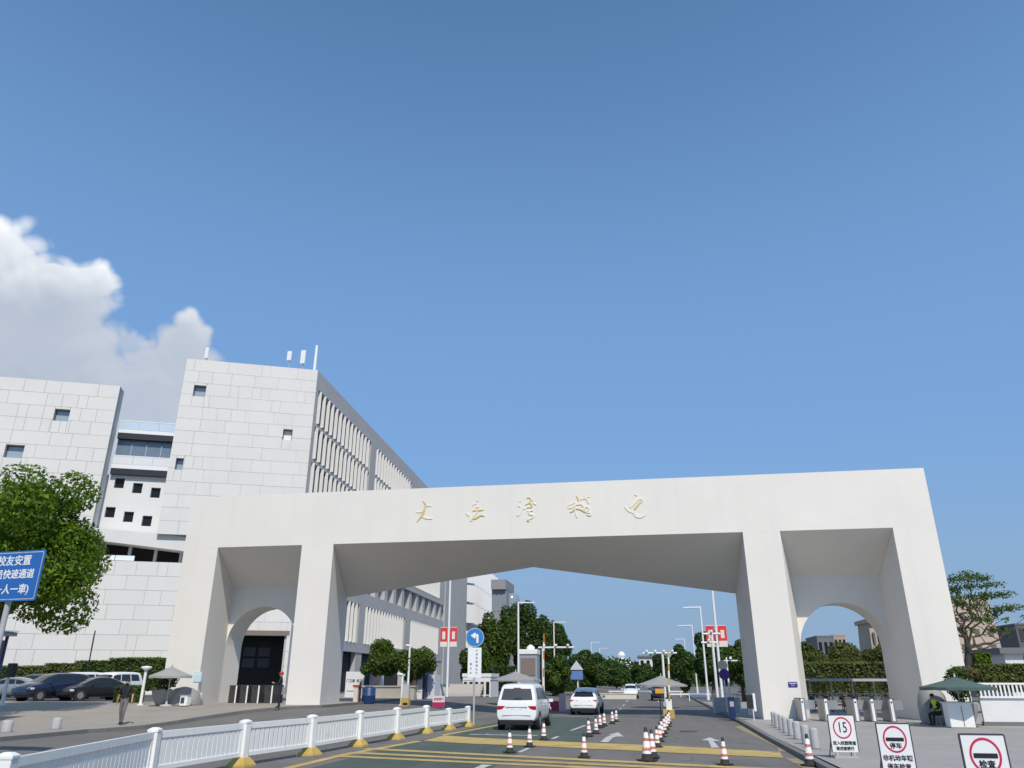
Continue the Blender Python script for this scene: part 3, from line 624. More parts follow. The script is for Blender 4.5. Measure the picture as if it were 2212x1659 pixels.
# roof antennas on the office block
ant = [(446, 752, 775, 9, 'short white panel antenna at the left end of the office roof'), (625, 760, 779, 11, 'small white panel antenna, leftmost of the three near the office roof corner'), (654, 758, 786, 12, 'broad white panel antenna, middle of the three near the office roof corner')]
for (u, v0, v1, w, lab) in ant:
    a, b_ = at(u, v0, 76.5), at(u, v1, 76.5); wd = w / 21.0
    t = thing('rooftop_antenna', lab, 'antenna', (b_.x, 76.5, 34.3), 0, 'antennas on the office roof')
    MB().box((0, -0.1, (a.z + b_.z) / 2 - 34.3), (wd, 0.2, a.z - b_.z)).build('panel', WPLA, t, bevel=0.03)
    MB().cyl((0, 0.08, 0), (0, 0.08, a.z - 34.3 - 0.1), 0.05).build('mast', GMET, t)
a, b_ = at(684, 747, 76.5), at(679, 800, 76.5)
t = thing('rooftop_mast', 'tall thin white mast at the corner of the office roof', 'mast', (b_.x, 76.5, 34.3), 0)
MB().cyl((0, 0, 0), (0, 0, a.z - 34.3), 0.2, 0.16).build('pole', WPLA, t); MB().box((0, 0, 0.1), (0.6, 0.6, 0.2)).build('base', GMET, t)

# ================================================================== helpers for street things
def gp(u, v, z=0.0):
    d = cam_ray(u, v); t = (z - HC) / d.z; return Vector((d.x * t, d.y * t, z))
def on(x, y, lift=0.0): return Vector((x, y, zg(x, y) + lift))
def atx(u, v, X):
    d = cam_ray(u, v); t = X / d.x; return Vector((X, d.y * t, HC + d.z * t))

# ================================================================== WHITE FENCE
fence = thing('road_fence', 'white picket road fence on yellow bases along the green lane', 'fence')
FP = [(-8.8, 10.2, 1.06), (-10.25, 15.8, 1.06), (-10.0, 19.2, 1.06), (-9.5, 22.15, 1.06), (-9.25, 25.35, 1.06), (-8.95, 28.35, 1.06), (-8.8, 31.7, 1.03), (-8.4, 33.9, 0.86), (-8.15, 36.5, 0.86)]
post_b = MB().box((0, 0, 0.53), (0.21, 0.21, 1.0)).add([(-.115, -.115, 0.98), (.115, -.115, 0.98), (.115, .115, 0.98), (-.115, .115, 0.98), (-.115, -.115, 1.03), (.115, -.115, 1.03), (.115, .115, 1.03), (-.115, .115, 1.03), (-.05, -.05, 1.07), (.05, -.05, 1.07), (.05, .05, 1.07), (-.05, .05, 1.07)],
    [(3, 2, 1, 0), (0, 1, 5, 4), (1, 2, 6, 5), (2, 3, 7, 6), (3, 0, 4, 7), (4, 5, 9, 8), (5, 6, 10, 9), (6, 7, 11, 10), (7, 4, 8, 11), (8, 9, 10, 11)])
base_b = MB(); 
for r0, z0, r1, z1 in ((0.26, 0.0, 0.25, 0.05), (0.25, 0.05, 0.13, 0.21)):
    base_b.add([(-r0, -r0, z0), (r0, -r0, z0), (r0, r0, z0), (-r0, r0, z0), (-r1, -r1, z1), (r1, -r1, z1), (r1, r1, z1), (-r1, r1, z1)], [(0, 1, 5, 4), (1, 2, 6, 5), (2, 3, 7, 6), (3, 0, 4, 7), (4, 5, 6, 7)])
pm = bm_ = None; rc0 = random.Random(21)
PICK = unit_mesh(WPLA); PICK.name = 'picket'
for i, (x, y, h) in enumerate(FP):
    q = FP[min(i + 1, len(FP) - 1)]; p0 = FP[max(i - 1, 0)]; a = math.atan2(q[1] - p0[1], q[0] - p0[0]) - R(90)
    if pm is None:
        po = post_b.build('post', WPLA, fence, bevel=0.012); pm = po.data
        bo = base_b.build('base', YPL, po, bevel=0.01); bm_ = bo.data
    else:
        po = link('post', pm, fence); bo = link('base', bm_, po)
    po.location = (x, y, zg(x, y)); po.rotation_euler = (rc0.uniform(-.014, .014), rc0.uniform(-.014, .014), a + rc0.uniform(-.05, .05)); po.scale = (1, 1, h / 1.07); bo.scale = (1, 1, 1.07 / h)
    if i == len(FP) - 1: break
    A, B = Vector((x, y)), Vector(q[:2]); Lf = (B - A).length - 0.22; ang = math.atan2(B.y - A.y, B.x - A.x); mid = (A + B) / 2; hh = min(h, q[2])
    zz = zg(mid.x, mid.y)
    for (z, t) in ((hh - 0.15, 0.14), (0.27, 0.10)):
        o = MB().box((0, 0, 0), (Lf, 0.06, t)).build('rail', WPLA, fence, bevel=0.008); o.location = (mid.x, mid.y, zz + z); o.rotation_euler = (0, 0, ang)
    for s_ in (-1, 1):
        o = link('stile', PICK, fence); o.location = (mid.x + math.cos(ang) * s_ * (Lf / 2 - 0.05), mid.y + math.sin(ang) * s_ * (Lf / 2 - 0.05), zz + (hh + 0.13) / 2 - 0.02); o.scale = (0.09, 0.055, hh - 0.55); o.rotation_euler = (0, 0, ang)
    n = int((Lf - 0.2) / 0.185)
    for k in range(n):
        t = (k + 0.5) / n - 0.5
        o = link('picket', PICK, fence); o.location = (mid.x + math.cos(ang) * t * (Lf - 0.24), mid.y + math.sin(ang) * t * (Lf - 0.24), zz + (hh + 0.13) / 2 - 0.02)
        o.scale = (0.148, 0.02, hh - 0.50); o.rotation_euler = (0, 0, ang)

# ================================================================== CONES
def make_cone():
    t = thing('traffic_cone', '', 'cone')
    b = MB().lathe([(0.12, 0.03), (0.118, 0.05), (0.045, 0.62), (0.03, 0.64)], n=14); b.build('cone_body', mat('cone_white', (0.80, 0.79, 0.77), 0.5, noise=0.06, scale=8, spots=[((0.55, 0.53, 0.50), 9, 0.62)]), t)
    MB().box((0, 0, 0.02), (0.34, 0.34, 0.04)).build('cone_base', RUB, t, bevel=0.01)
    for z in (0.22, 0.42): 
        r = lambda q: 0.118 - (q - 0.05) * 0.128 + 0.003
        MB().lathe([(r(z), z), (r(z + 0.065), z + 0.065)], n=14).build('red_band', mat('cone_red', (0.56, 0.17, 0.11), 0.5, noise=0.2, scale=14, spots=[((0.72, 0.55, 0.48), 11, 0.56)]), t)
    MB().lathe([(0.049, 0.60), (0.036, 0.70), (0.024, 0.715)], n=10).build('cone_tip', BLKP, t)
    MB().lathe([(0.15, 0.03), (0.124, 0.07), (0.107, 0.155)], n=14).build('skirt_ring', RUB, t)
    return t
cones = [((-4.05, 23.8), 'nearest traffic cone of the row beside the white van'), ((-3.77, 25.9), 'second traffic cone of the row beside the white van'), ((-3.69, 28.8), 'third traffic cone of the row, at the rear corner of the white van'),
 ((-1.80, 22.7), 'traffic cone alone on the yellow lines in the middle of the road'), ((-2.23, 30.8), 'traffic cone beside the turn arrow, nearest of the row towards the white hatchback'), ((-2.07, 32.4), 'second traffic cone of the row towards the white hatchback'),
 ((-2.12, 36.2), 'third traffic cone of the row towards the white hatchback'), ((-2.02, 37.6), 'fourth traffic cone of the row towards the white hatchback'), ((-1.73, 39.5), 'fifth traffic cone of the row towards the white hatchback'), ((-1.61, 41.2), 'farthest traffic cone of the row towards the white hatchback'),
 ((-0.10, 22.0), 'nearest traffic cone of the long row towards the yellow barrier base'), ((0.06, 22.9), 'second traffic cone of the long row, tucked behind the nearest'), ((0.22, 26.4), 'third traffic cone of the long row towards the yellow barrier base'), ((0.34, 28.8), 'fourth traffic cone of the long row towards the yellow barrier base'),
 ((0.45, 31.0), 'fifth traffic cone of the long row towards the yellow barrier base'), ((0.58, 32.9), 'sixth traffic cone of the long row towards the yellow barrier base'), ((0.72, 35.5), 'seventh traffic cone of the long row towards the yellow barrier base'), ((0.86, 37.8), 'eighth traffic cone of the long row towards the yellow barrier base'), ((0.96, 40.0), 'last traffic cone of the long row, beside the yellow barrier base'),
 ((1.81, 21.35), 'white traffic cone standing before the straight lane arrow'), ((3.86, 21.5), 'traffic cone at the right kerb near the speed limit board')]
c0 = make_cone(); grp = 'traffic cones on the road'; rc = random.Random(3)
for k, ((x, y), lab) in enumerate(cones):
    if k == 0: c0.location = (x, y, 0.015); c0['label'] = lab; c0['group'] = grp
    else: c = again(c0, (x, y, 0.015), rc.uniform(0, 1.5), lab, grp)
for k, o in enumerate([o for o in bpy.data.objects if o.name.startswith('traffic_cone')]):
    s = {10: 1.12, 20: 1.0, 11: 1.0}.get(k, 0.86) + rc.uniform(-0.03, 0.03); o.scale = (s, s, s); o.rotation_euler = (rc.uniform(-.03, .03), rc.uniform(-.03, .03), rc.uniform(0, 1.5))

# ================================================================== BOLLARDS
GRAN = mat('pale_granite', (0.42, 0.415, 0.41), 0.75, noise=0.1, scale=12)
def bollard(x, y, h, r, lab, grp, lift=0.12):
    t = thing('bollard', lab, 'bollard', on(x, y, lift), 0, grp)
    MB().lathe([(r, 0), (r, h * 0.9), (r * 0.88, h), (r * 0.5, h + 0.01)], n=18).build('shaft', GRAN, t)
    MB().lathe([(r * 1.15, 0), (r * 1.15, 0.03), (r, 0.031)], n=18).build('collar', KERB, t)
ordn = ['nearest', 'second', 'third', 'fourth', 'fifth', 'sixth', 'seventh', 'farthest']
for k, (x, y) in enumerate([(4.72, 25.1), (4.78, 26.8), (4.9, 28.9), (5.0, 30.6), (5.08, 32.2), (5.2, 33.9), (5.28, 35.5), (5.4, 37.1)]):
    bollard(x, y, 0.55, 0.12, ordn[k] + ' pale stone bollard of the row along the right kerb', 'bollards along the right kerb')
bollard(-24.1, 27.6, 0.42, 0.19, 'short stone bollard at the left edge of the picture', 'bollards on the left pavement')
bollard(-23.7, 29.7, 0.42, 0.18, 'short stone bollard between the left picture edge and the man in black', 'bollards on the left pavement')
for u, v, lab in ((404, 1530, 'small bollard left of the white box under the left umbrella'), (430, 1530, 'small bollard beside the left outer pillar'), (572, 1527, 'small grey bollard before the left arch')):
    p = gp(u, v, 0.45); bollard(p.x, p.y, 0.62, 0.13, lab, 'bollards on the left pavement', 0.1)

# ================================================================== VEHICLES
PAINT = {k: mat('paint_' + k, c, 0.32, coat=0.6, metal=m_) for k, c, m_ in (('white', (0.80, 0.80, 0.79), 0), ('silver', (0.34, 0.35, 0.37), 0.5), ('navy', (0.012, 0.025, 0.065), 0.1), ('black', (0.012, 0.013, 0.016), 0), ('grey', (0.09, 0.095, 0.105), 0.3))}
CGLASS = mat('car_glass', (0.018, 0.02, 0.022), 0.06, spec=0.7)
CGLASS2 = mat('tinted_glass', (0.07, 0.07, 0.07), 0.10, spec=0.7)
TAIL = mat('tail_light', (0.38, 0.006, 0.012), 0.2, coat=0.5); HEAD = mat('head_light', (0.72, 0.74, 0.76), 0.12, coat=0.5)
PLATE = mat('number_plate', (0.30, 0.45, 0.60), 0.5); RIM = mat('alloy', (0.45, 0.46, 0.47), 0.35, metal=0.7)
# stations rear->front: y bottom, y belt, y roof, half width, z sill, z belt, z roof, roof half width
VAN = [(0, .05, .30, .84, .36, 1.04, 1.74, .68), (.12, .16, .42, .87, .34, 1.06, 1.79, .71), (.6, .6, .8, .88, .32, 1.08, 1.82, .72), (1.7, 1.7, 1.7, .88, .30, 1.08, 1.83, .72), (2.8, 2.8, 2.7, .88, .30, 1.06, 1.81, .71), (3.6, 3.5, 3.15, .88, .30, 1.04, 1.74, .68), (4.05, 4.05, 4.05, .87, .30, 1.02, 1.12, .70), (4.6, 4.6, 4.55, .84, .32, .88, .98, .62), (4.85, 4.82, 4.78, .70, .36, .70, .80, .48)]
HATCH = [(0, .10, .62, .79, .34, .93, 1.38, .56), (.12, .22, .75, .815, .32, .95, 1.44, .58), (.5, .55, 1.0, .825, .30, .96, 1.49, .60), (1.5, 1.5, 1.6, .83, .28, .95, 1.52, .60), (2.3, 2.3, 2.2, .83, .28, .93, 1.50, .59), (2.9, 2.9, 2.6, .83, .28, .92, 1.42, .57), (3.35, 3.35, 3.4, .82, .28, .90, .98, .62), (4.0, 4.0, 3.95, .79, .30, .78, .86, .56), (4.25, 4.22, 4.18, .66, .34, .62, .70, .44)]
SEDAN = [(0, .03, .10, .80, .36, .92, .98, .60), (.5, .5, .55, .85, .32, .95, 1.03, .66), (.9, .9, 1.35, .88, .30, .95, 1.36, .58), (1.7, 1.7, 1.8, .89, .28, .94, 1.45, .60), (2.5, 2.5, 2.4, .89, .28, .93, 1.44, .59), (3.0, 3.0, 2.75, .89, .28, .92, 1.36, .57), (3.55, 3.55, 3.6, .88, .28, .90, .97, .66), (4.3, 4.3, 4.25, .84, .30, .78, .86, .58), (4.6, 4.57, 4.5, .68, .34, .62, .70, .46)]
SUVS = [(0, .05, .35, .86, .40, 1.10, 1.58, .62), (.12, .16, .48, .90, .38, 1.12, 1.63, .64), (.6, .6, .9, .92, .36, 1.12, 1.68, .66), (1.8, 1.8, 1.8, .92, .34, 1.10, 1.70, .66), (2.6, 2.6, 2.5, .92, .34, 1.08, 1.68, .65), (3.2, 3.2, 2.95, .92, .34, 1.06, 1.58, .62), (3.7, 3.7, 3.7, .91, .34, 1.04, 1.12, .70), (4.4, 4.4, 4.35, .88, .36, .96, 1.04, .64), (4.7, 4.67, 4.62, .74, .40, .78, .88, .5)]
def car(name, label, cat, loc, rz, ST, paint, glass=CGLASS, wheel=0.33, group=None, rear_lights=True):
    t = thing(name, label, cat, loc, rz, group)
    L_ = max(s[0] for s in ST)
    def ring(s):
        yb, ym, yr, hw, zb, zm, zr, wr = s
        return np.array([(0, yb + .0, zb), (hw * .86, yb, zb), (hw * .97, yb, zb + .16), (hw, (yb + ym) / 2, (zb + zm) / 2 + .06), (hw * .985, ym, zm), (wr, yr, zr - .06), (wr * .82, yr, zr), (0, yr, zr + .02)])
    Gc = np.array([ring(s) for s in ST]); sub = 4
    def dens(A, axis):
        A = np.moveaxis(A, axis, 0); out = []
        for i in range(len(A) - 1):
            for q in range(sub): out.append(A[i] + (A[i + 1] - A[i]) * q / sub)
        out.append(A[-1]); return np.moveaxis(np.array(out), 0, axis)
    G_ = dens(dens(Gc, 0), 1)
    for _ in range(2):
        H = G_.copy(); H[1:-1] = (G_[:-2] + 2 * G_[1:-1] + G_[2:]) / 4; G_ = H
        H = G_.copy(); H[:, 1:-1] = (G_[:, :-2] + 2 * G_[:, 1:-1] + G_[:, 2:]) / 4; H[:, 0, 0] = 0; H[:, -1, 0] = 0; G_ = H
    G_[:, :, 1] -= L_ / 2
    ns, nr = G_.shape[:2]; b = MB()
    for sgn in (1, -1):
        P = [(sgn * p[0], p[1], p[2]) for row in G_ for p in row]
        F = [(i * nr + k, i * nr + k + 1, (i + 1) * nr + k + 1, (i + 1) * nr + k) for i in range(ns - 1) for k in range(nr - 1)]
        b.add(P, [f if sgn < 0 else f[::-1] for f in F], True)
    for e, fl in ((0, 1), (ns - 1, 0)):            # bowed tail and nose surfaces
        r_ = G_[e]; nx = 7; P = []
        bow = -0.05 if e == 0 else 0.07
        for k in range(nr):
            for q in range(nx):
                s = -1 + 2 * q / (nx - 1); P.append((s * r_[k][0], r_[k][1] + bow * (1 - s * s) * min(1, k / 6) * min(1, (nr - 1 - k) / 6), r_[k][2]))
        F = [(k * nx + q, k * nx + q + 1, (k + 1) * nx + q + 1, (k + 1) * nx + q) for k in range(nr - 1) for q in range(nx - 1)]
        b.add(P, [f if fl else f[::-1] for f in F], True)
    b.build('body', paint, t)
    def samp(i, k):
        i0, k0 = min(int(i), ns - 2), min(int(k), nr - 2); a, c = i - i0, k - k0
        return (G_[i0, k0] * (1 - a) + G_[i0 + 1, k0] * a) * (1 - c) + (G_[i0, k0 + 1] * (1 - a) + G_[i0 + 1, k0 + 1] * a) * c
    def patch(nm, i0, i1, k0, k1, sgn, m, o=0.012, ni=6, nk=5):
        P = []
        for a in range(ni + 1):
            for c in range(nk + 1):
                i, k = i0 + (i1 - i0) * a / ni, k0 + (k1 - k0) * c / nk
                p = samp(i, k); d1 = samp(min(i + .3, ns - 1.001), k) - samp(max(i - .3, 0), k); d2 = samp(i, min(k + .3, nr - 1.001)) - samp(i, max(k - .3, 0))
                nn = np.cross(d2, d1); nn /= (np.linalg.norm(nn) + 1e-9)
                if nn[0] < 0 and abs(nn[0]) > abs(nn[2]): nn = -nn
                if abs(nn[2]) >= abs(nn[0]) and nn[2] < 0: nn = -nn
                p = p + nn * o; P.append((sgn * p[0], p[1], p[2]))
        n_ = nk + 1
        return MB().add(P, [(a * n_ + c, a * n_ + c + 1, (a + 1) * n_ + c + 1, (a + 1) * n_ + c) for a in range(ni) for c in range(nk)], True)
    kb, kt = 16.6, 19.6
    iR = sub * 5.0; 
    for sgn in (1, -1):
        for (i0, i1) in ((sub * 1.7, sub * 2.75), (sub * 2.85, sub * 3.75), (sub * 3.85, sub * 5.0)):
            patch('side_window', i0, i1, kb, kt, sgn, glass).build('side_window', glass, t)
    w = patch('w', sub * 5.15, sub * 5.9, 20.0, nr - 1.001, 1, glass); w2 = patch('w', sub * 5.15, sub * 5.9, 20.0, nr - 1.001, -1, glass); w.add(w2.v, w2.f, True); w.build('windscreen', glass, t)
    # tail: window, lamps, bumper, plate
    r0 = G_[0]
    def rear(k): 
        k0 = min(int(k), nr - 2); a = k - k0; return r0[k0] * (1 - a) + r0[k0 + 1] * a
    b = MB(); P = []; nx = 7
    for c in range(6):
        p = rear(kb + 0.2 + (kt + 0.2 - kb) * c / 5)
        for q in range(nx):
            s = -1 + 2 * q / (nx - 1); P.append((s * p[0] * 0.86, p[1] - 0.05 * (1 - s * s) - 0.014, p[2]))
    b.add(P, [(c * nx + q, c * nx + q + 1, (c + 1) * nx + q + 1, (c + 1) * nx + q) for c in range(5) for q in range(nx - 1)], True).build('rear_window', glass, t)
    pb = rear(15.0); hw = pb[0]
    for sgn in (1, -1):
        MB().box((sgn * (hw - 0.17), pb[1] + 0.01, pb[2] - 0.10), (0.36, 0.10, 0.15)).build('tail_light', TAIL, t, bevel=0.03)
        pf = G_[-1][12]; MB().box((sgn * (G_[-5][12][0] - 0.10), G_[-5][12][1] + 0.02, G_[-5][12][2] + 0.04), (0.26, 0.24, 0.13)).build('head_light', HEAD, t, bevel=0.04)
        pm_ = G_[sub * 5][15]; MB().box((sgn * (pm_[0] + 0.12), pm_[1] + 0.1, pm_[2] + 0.12), (0.2, 0.1, 0.14)).build('mirror', paint, t, bevel=0.03)
    MB().box((0, pb[1] - 0.055, pb[2] - 0.22), (0.44, 0.02, 0.13)).build('number_plate', PLATE, t)
    MB().box((0, pb[1] - 0.055, pb[2] - 0.085), (hw * 1.1, 0.02, 0.025)).build('trim_strip', DMET, t)
    MB().box((0, r0[4][1] - 0.01, r0[4][2] - 0.06), (hw * 1.72, 0.14, 0.20)).build('rear_bumper', BLKP, t, bevel=0.03)
    fb = G_[-1][6]; MB().box((0, fb[1] + 0.02, fb[2]), (0.8, 0.12, 0.16)).build('grille', BLKP, t, bevel=0.03)
    for (yy) in (0.17, 0.81):
        for sgn in (1, -1):
            xw = sgn * (ST[3][3] - 0.10); yw = yy * L_ - L_ / 2
            ar = MB().cyl((xw - sgn * 0.05, yw, wheel), (xw + sgn * 0.106, yw, wheel), wheel * 1.2, n=22).build('wheel_arch', BLKP, t)
            wh = MB().cyl((xw - sgn * 0.1, yw, wheel), (xw + sgn * 0.118, yw, wheel), wheel, n=22).build('wheel', RUB, t)
            MB().cyl((xw, yw, wheel), (xw + sgn * 0.126, yw, wheel), wheel * 0.62, n=14).build('rim', RIM, wh)
    MB().box((0, 0, 0.30), (ST[3][3] * 1.7, L_ * 0.86, 0.16)).build('underbody', BLKP, t)
    SEAM = mat('panel_gap', (.05, .05, .05), .7)
    for sgn in (1, -1):
        for i0 in (sub * 2.8, sub * 3.8, sub * 5.05): patch('s', i0, i0 + .07, 4.5, 16.3, sgn, SEAM, o=.006, ni=1, nk=12).build('door_gap', SEAM, t)
        for i0 in (sub * 3.4, sub * 4.4):
            p = samp(i0, 14.5); MB().box((sgn * (p[0] + .012), p[1], p[2]), (.03, .18, .035)).build('door_handle', paint, t, bevel=.008)
    pk = rear(9.0); MB().box((0, pk[1] - .052, pk[2]), (hw * 1.5, .012, .012)).build('tailgate_gap', SEAM, t)
    pk = rear(16.4); MB().box((.05, pk[1] - .07, pk[2] + .12), (.32, .015, .02)).build('rear_wiper', BLKP, t)
    pk = rear(20.4); MB().box((0, pk[1] - .05, pk[2]), (.3, .05, .025)).build('brake_light', TAIL, t)
    return t
v = car('white_van', 'white people carrier van seen from behind in the green lane', 'van', (-5.45, 33.95 + 2.42, 0.0), R(-1), VAN, PAINT['white'], CGLASS2, 0.34)
MB().box((-0.05, -2.36, 0.36), (1.1, 0.03, 0.05)).build('bumper_strip', mat('light_grey', (0.5, 0.5, 0.5), 0.5), v)
car('white_hatchback', 'white hatchback car seen from behind driving under the gate', 'car', (-3.72, 48.9 + 2.1, 0.0), R(-3), HATCH, PAINT['white'], CGLASS, 0.31)
lotg = 'cars parked on the left'
for (u, Y, rz, ST, col, nm, lab, cat) in (
    (22, 49.5, 97, SEDAN, 'silver', 'parked_car', 'silver sedan parked at the left picture edge', 'car'),
    (112, 48.0, 165, SUVS, 'navy', 'parked_car', 'dark blue car parked nose towards the road', 'car'),
    (205, 49.0, 155, SEDAN, 'black', 'parked_car', 'black car with bright headlights parked behind the person in black', 'car'),
    (160, 55.5, 172, VAN, 'white', 'parked_van', 'white van parked behind the dark blue car, below the hedge', 'van'),
    (238, 54.5, 176, VAN, 'white', 'parked_van', 'white van parked near the white lamp pole and hedge', 'van'),
    (70, 56.0, 95, SUVS, 'grey', 'parked_car', 'grey car parked behind the silver sedan', 'car')):
    p = at(u, 1500, Y); car(nm, lab, cat, (p.x, Y, zg(p.x, Y) + .137), R(rz), ST, PAINT[col], group=lotg)
car('far_car', 'black car under the right grey umbrella beyond the gate', 'car', (1.3, 84, 0), R(180), SUVS, PAINT['black'])
car('far_car', 'small white car beside the black car beyond the gate', 'car', (-1.8, 92, 0), R(180), HATCH, PAINT['white'])

# ================================================================== SIGNS
def rounded(x0, x1, z0, z1, r, n=5):
    out = []
    for (cx, cz, a0) in ((x1 - r, z0 + r, -90), (x1 - r, z1 - r, 0), (x0 + r, z1 - r, 90), (x0 + r, z0 + r, 180)):
        out += [(cx + r * math.cos(R(a0 + 90 * k / n)), cz + r * math.sin(R(a0 + 90 * k / n))) for k in range(n + 1)]
    return out
def ring_plate(b, cx, cz, r0, r1, y0, n=40, sz=1.0):
    P = [(cx + r * math.cos(2 * math.pi * k / n), y0, cz + sz * r * math.sin(2 * math.pi * k / n)) for r in (r0, r1) for k in range(n)]
    return b.add(P, [(k, n + k, n + (k + 1) % n, (k + 1) % n) for k in range(n)])
# blue direction board, left
p = at(24, 1245, 19.0); t = thing('direction_sign', 'blue direction board with white characters on a grey pole, left picture edge', 'sign', on(p.x, 19.12, 0.0), R(-6))
z0, z1 = at(24, 1299, 19.0).z, at(24, 1191, 19.0).z; hw = 1.05
MB().plate(rounded(-hw, hw, z0, z1, 0.05), -0.13, -0.10).build('board', BLUE, t)
b = MB(); o_, i_ = rounded(-hw + .04, hw - .04, z0 + .04, z1 - .04, .05), rounded(-hw + .062, hw - .062, z0 + .062, z1 - .062, .04); n = len(o_)
b.add([(x, -.134, z) for x, z in o_] + [(x, -.134, z) for x, z in i_], [(k, (k + 1) % n, n + (k + 1) % n, n + k) for k in range(n)]).build('border', WPAINT, t)
SW = mat('sign_white', (0.80, 0.81, 0.82), 0.45); H_ = z1 - z0
text('lettering', '校友安置', 0.30, SW, t, T(0.02, -.134, z0 + H_ * 0.79) @ FRONT, sx=1.0, weight=0.004)
text('lettering', '人员快速通道', 0.275, SW, t, T(0.0, -.134, z0 + H_ * 0.52) @ FRONT, weight=0.004)
text('lettering', '(一人一車)', 0.285, SW, t, T(0.10, -.134, z0 + H_ * 0.22) @ FRONT, weight=0.004)
MB().cyl((0, 0, 0), (0, 0, z1 - 0.1), 0.075).build('pole', GMET, t)
for z in (z0 + .3, z1 - .3): MB().box((0, -.085, z), (1.5, 0.03, 0.06)).build('bracket', GMET, t)
# round blue turn-left sign at the fence end
p = on(-8.05, 36.7); t = thing('turn_left_sign', 'round blue turn left sign above a white text board at the fence end', 'sign', p, R(8))
zc = at(1025, 1377, 36.7).z - p.z
MB().cyl((0.12, -0.06, zc), (0.12, -0.03, zc), 0.44, n=40).build('disc', SBLUE, t)
b = MB(); ring_plate(b, 0.12, zc, 0.40, 0.425, -0.063); b.build('rim', WPAINT, t)
arrow = [(0.07, -0.25), (0.17, -0.25), (0.17, 0.06), (0.165, 0.12), (0.13, 0.15), (0.02, 0.15), (0.02, 0.235), (-0.21, 0.085), (0.02, -0.07), (0.02, 0.04), (0.07, 0.03)]
MB().plate([(0.12 + x, zc + z) for x, z in arrow], -0.068, -0.062).build('arrow', SW, t)
zb1, zb0 = zc - 0.46, zc - 1.78
MB().plate([(-0.20, zb0), (0.44, zb0), (0.44, zb1), (-0.20, zb1)], -0.055, -0.03).build('text_board', SW, t)
for k, ch in enumerate('外来车辆请左行'): text('lettering', ch, 0.11, SBLK, t, T(0.22, -.058, zb1 - .14 - .165 * k) @ FRONT)
for k, ch in enumerate('登记处'): text('lettering', ch, 0.10, SBLK, t, T(-0.05, -.058, zb0 + .58 - .19 * k) @ FRONT)
MB().cyl((0.12, 0, 0), (0.12, 0, zc + .4), 0.05).build('pole', GMET, t)
MB().cyl((0.12, 0, zb0 - 0.12), (-0.45, 0, zb0 - 0.12), 0.03).build('arm', GMET, t)
# three portable boards on the right pavement
def board(u0, u1, v0, v1, Y, label, kind, lines, rz):
    a, b_ = at(u0, v0, Y), at(u1, v0, Y); w = abs(b_.x - a.x); zt = (a.z + b_.z) / 2; zb = max(at((u0 + u1) / 2, v1, Y).z, 0.2)
    t = thing('portable_sign', label, 'sign', ((a.x + b_.x) / 2, Y, 0.122), R(rz), 'portable traffic boards on the right pavement'); zt -= .122; zb -= .122
    MB().plate(rounded(-w / 2, w / 2, zb, zt, 0.02), -0.03, 0.0).build('board', mat('board_white', (0.78, 0.78, 0.78), 0.45), t)
    b = MB(); 
    for (x0, x1, y0, y1) in ((-w / 2 - .012, -w / 2 + .008, zb, zt), (w / 2 - .008, w / 2 + .012, zb, zt), (-w / 2, w / 2, zt - .008, zt + .014)): b.box(((x0 + x1) / 2, -0.012, (y0 + y1) / 2), (x1 - x0, 0.045, y1 - y0))
    b.build('frame', DMET, t)
    rr = w * 0.355; zc = zt - rr - w * 0.11
    b = MB(); ring_plate(b, 0, zc, rr * 0.86, rr, -0.034, sz=1.12).build('red_ring', RED, t)
    if kind == '15': text('numerals', '15', rr * 1.55, SBLK, t, T(0, -.034, zc) @ FRONT, sx=0.72)
    else:
        MB().plate(rounded(-rr * .76, rr * .76, zc - rr * .16, zc + rr * .14, 0.012), -0.036, -0.031).build('black_bar', SBLK, t)
        text('lettering', kind, rr * 0.52, SBLK, t, T(0, -.034, zc - rr * .56) @ FRONT, weight=0.002)
    z = zc - rr * 1.12 - w * 0.16
    for s_, sz in lines:
        if z - sz / 2 < zb: break
        text('lettering', s_, sz, SBLK, t, T(0, -.034, z) @ FRONT, weight=0.002); z -= sz * 1.35
    # stand: two rear legs, foot frame
    for sx in (-1, 1):
        MB().cyl((sx * w * 0.36, 0.01, zt * 0.8), (sx * w * 0.42, 0.55, 0.0), 0.014, n=8).build('leg', DMET, t)
        MB().box((sx * w * 0.32, -0.005, zb / 2), (0.05, 0.05, zb)).build('front_leg', GMET, t)
    MB().box((0, 0.0, 0.025), (w * 0.9, 0.18, 0.05)).build('foot', GMET, t)
    return t
def z6(x, y): return ((3100 + x / 2.2209) / 1.8517, (2600 + y / 2.2209) / 1.8517)
(a0, b0), (a1, b1) = z6(462, 578), z6(694, 905)
board(a0, a1, b0, b1, 22.4, 'portable board with a red ringed 15 speed limit', '15', [('进入校园限速', .095), ('请减速慢行', .09)], 2)
(a0, b0), (a1, b1) = z6(893, 652), z6(1182, 1160)
board(a0, a1, b0, b1, 18.3, 'portable board with black bar in a red ring, between the other two boards', '停车', [('非机动车辆', .115), ('停车检查', .115)], -3)
(a0, b0), (a1, b1) = z6(1632, 750), z6(2020, 1330)
board(a0, a1, b0, b1, 13.6, 'largest portable board with black bar in a red ring, cut by the bottom picture edge', '检查', [('停车检查', .14)], -2)
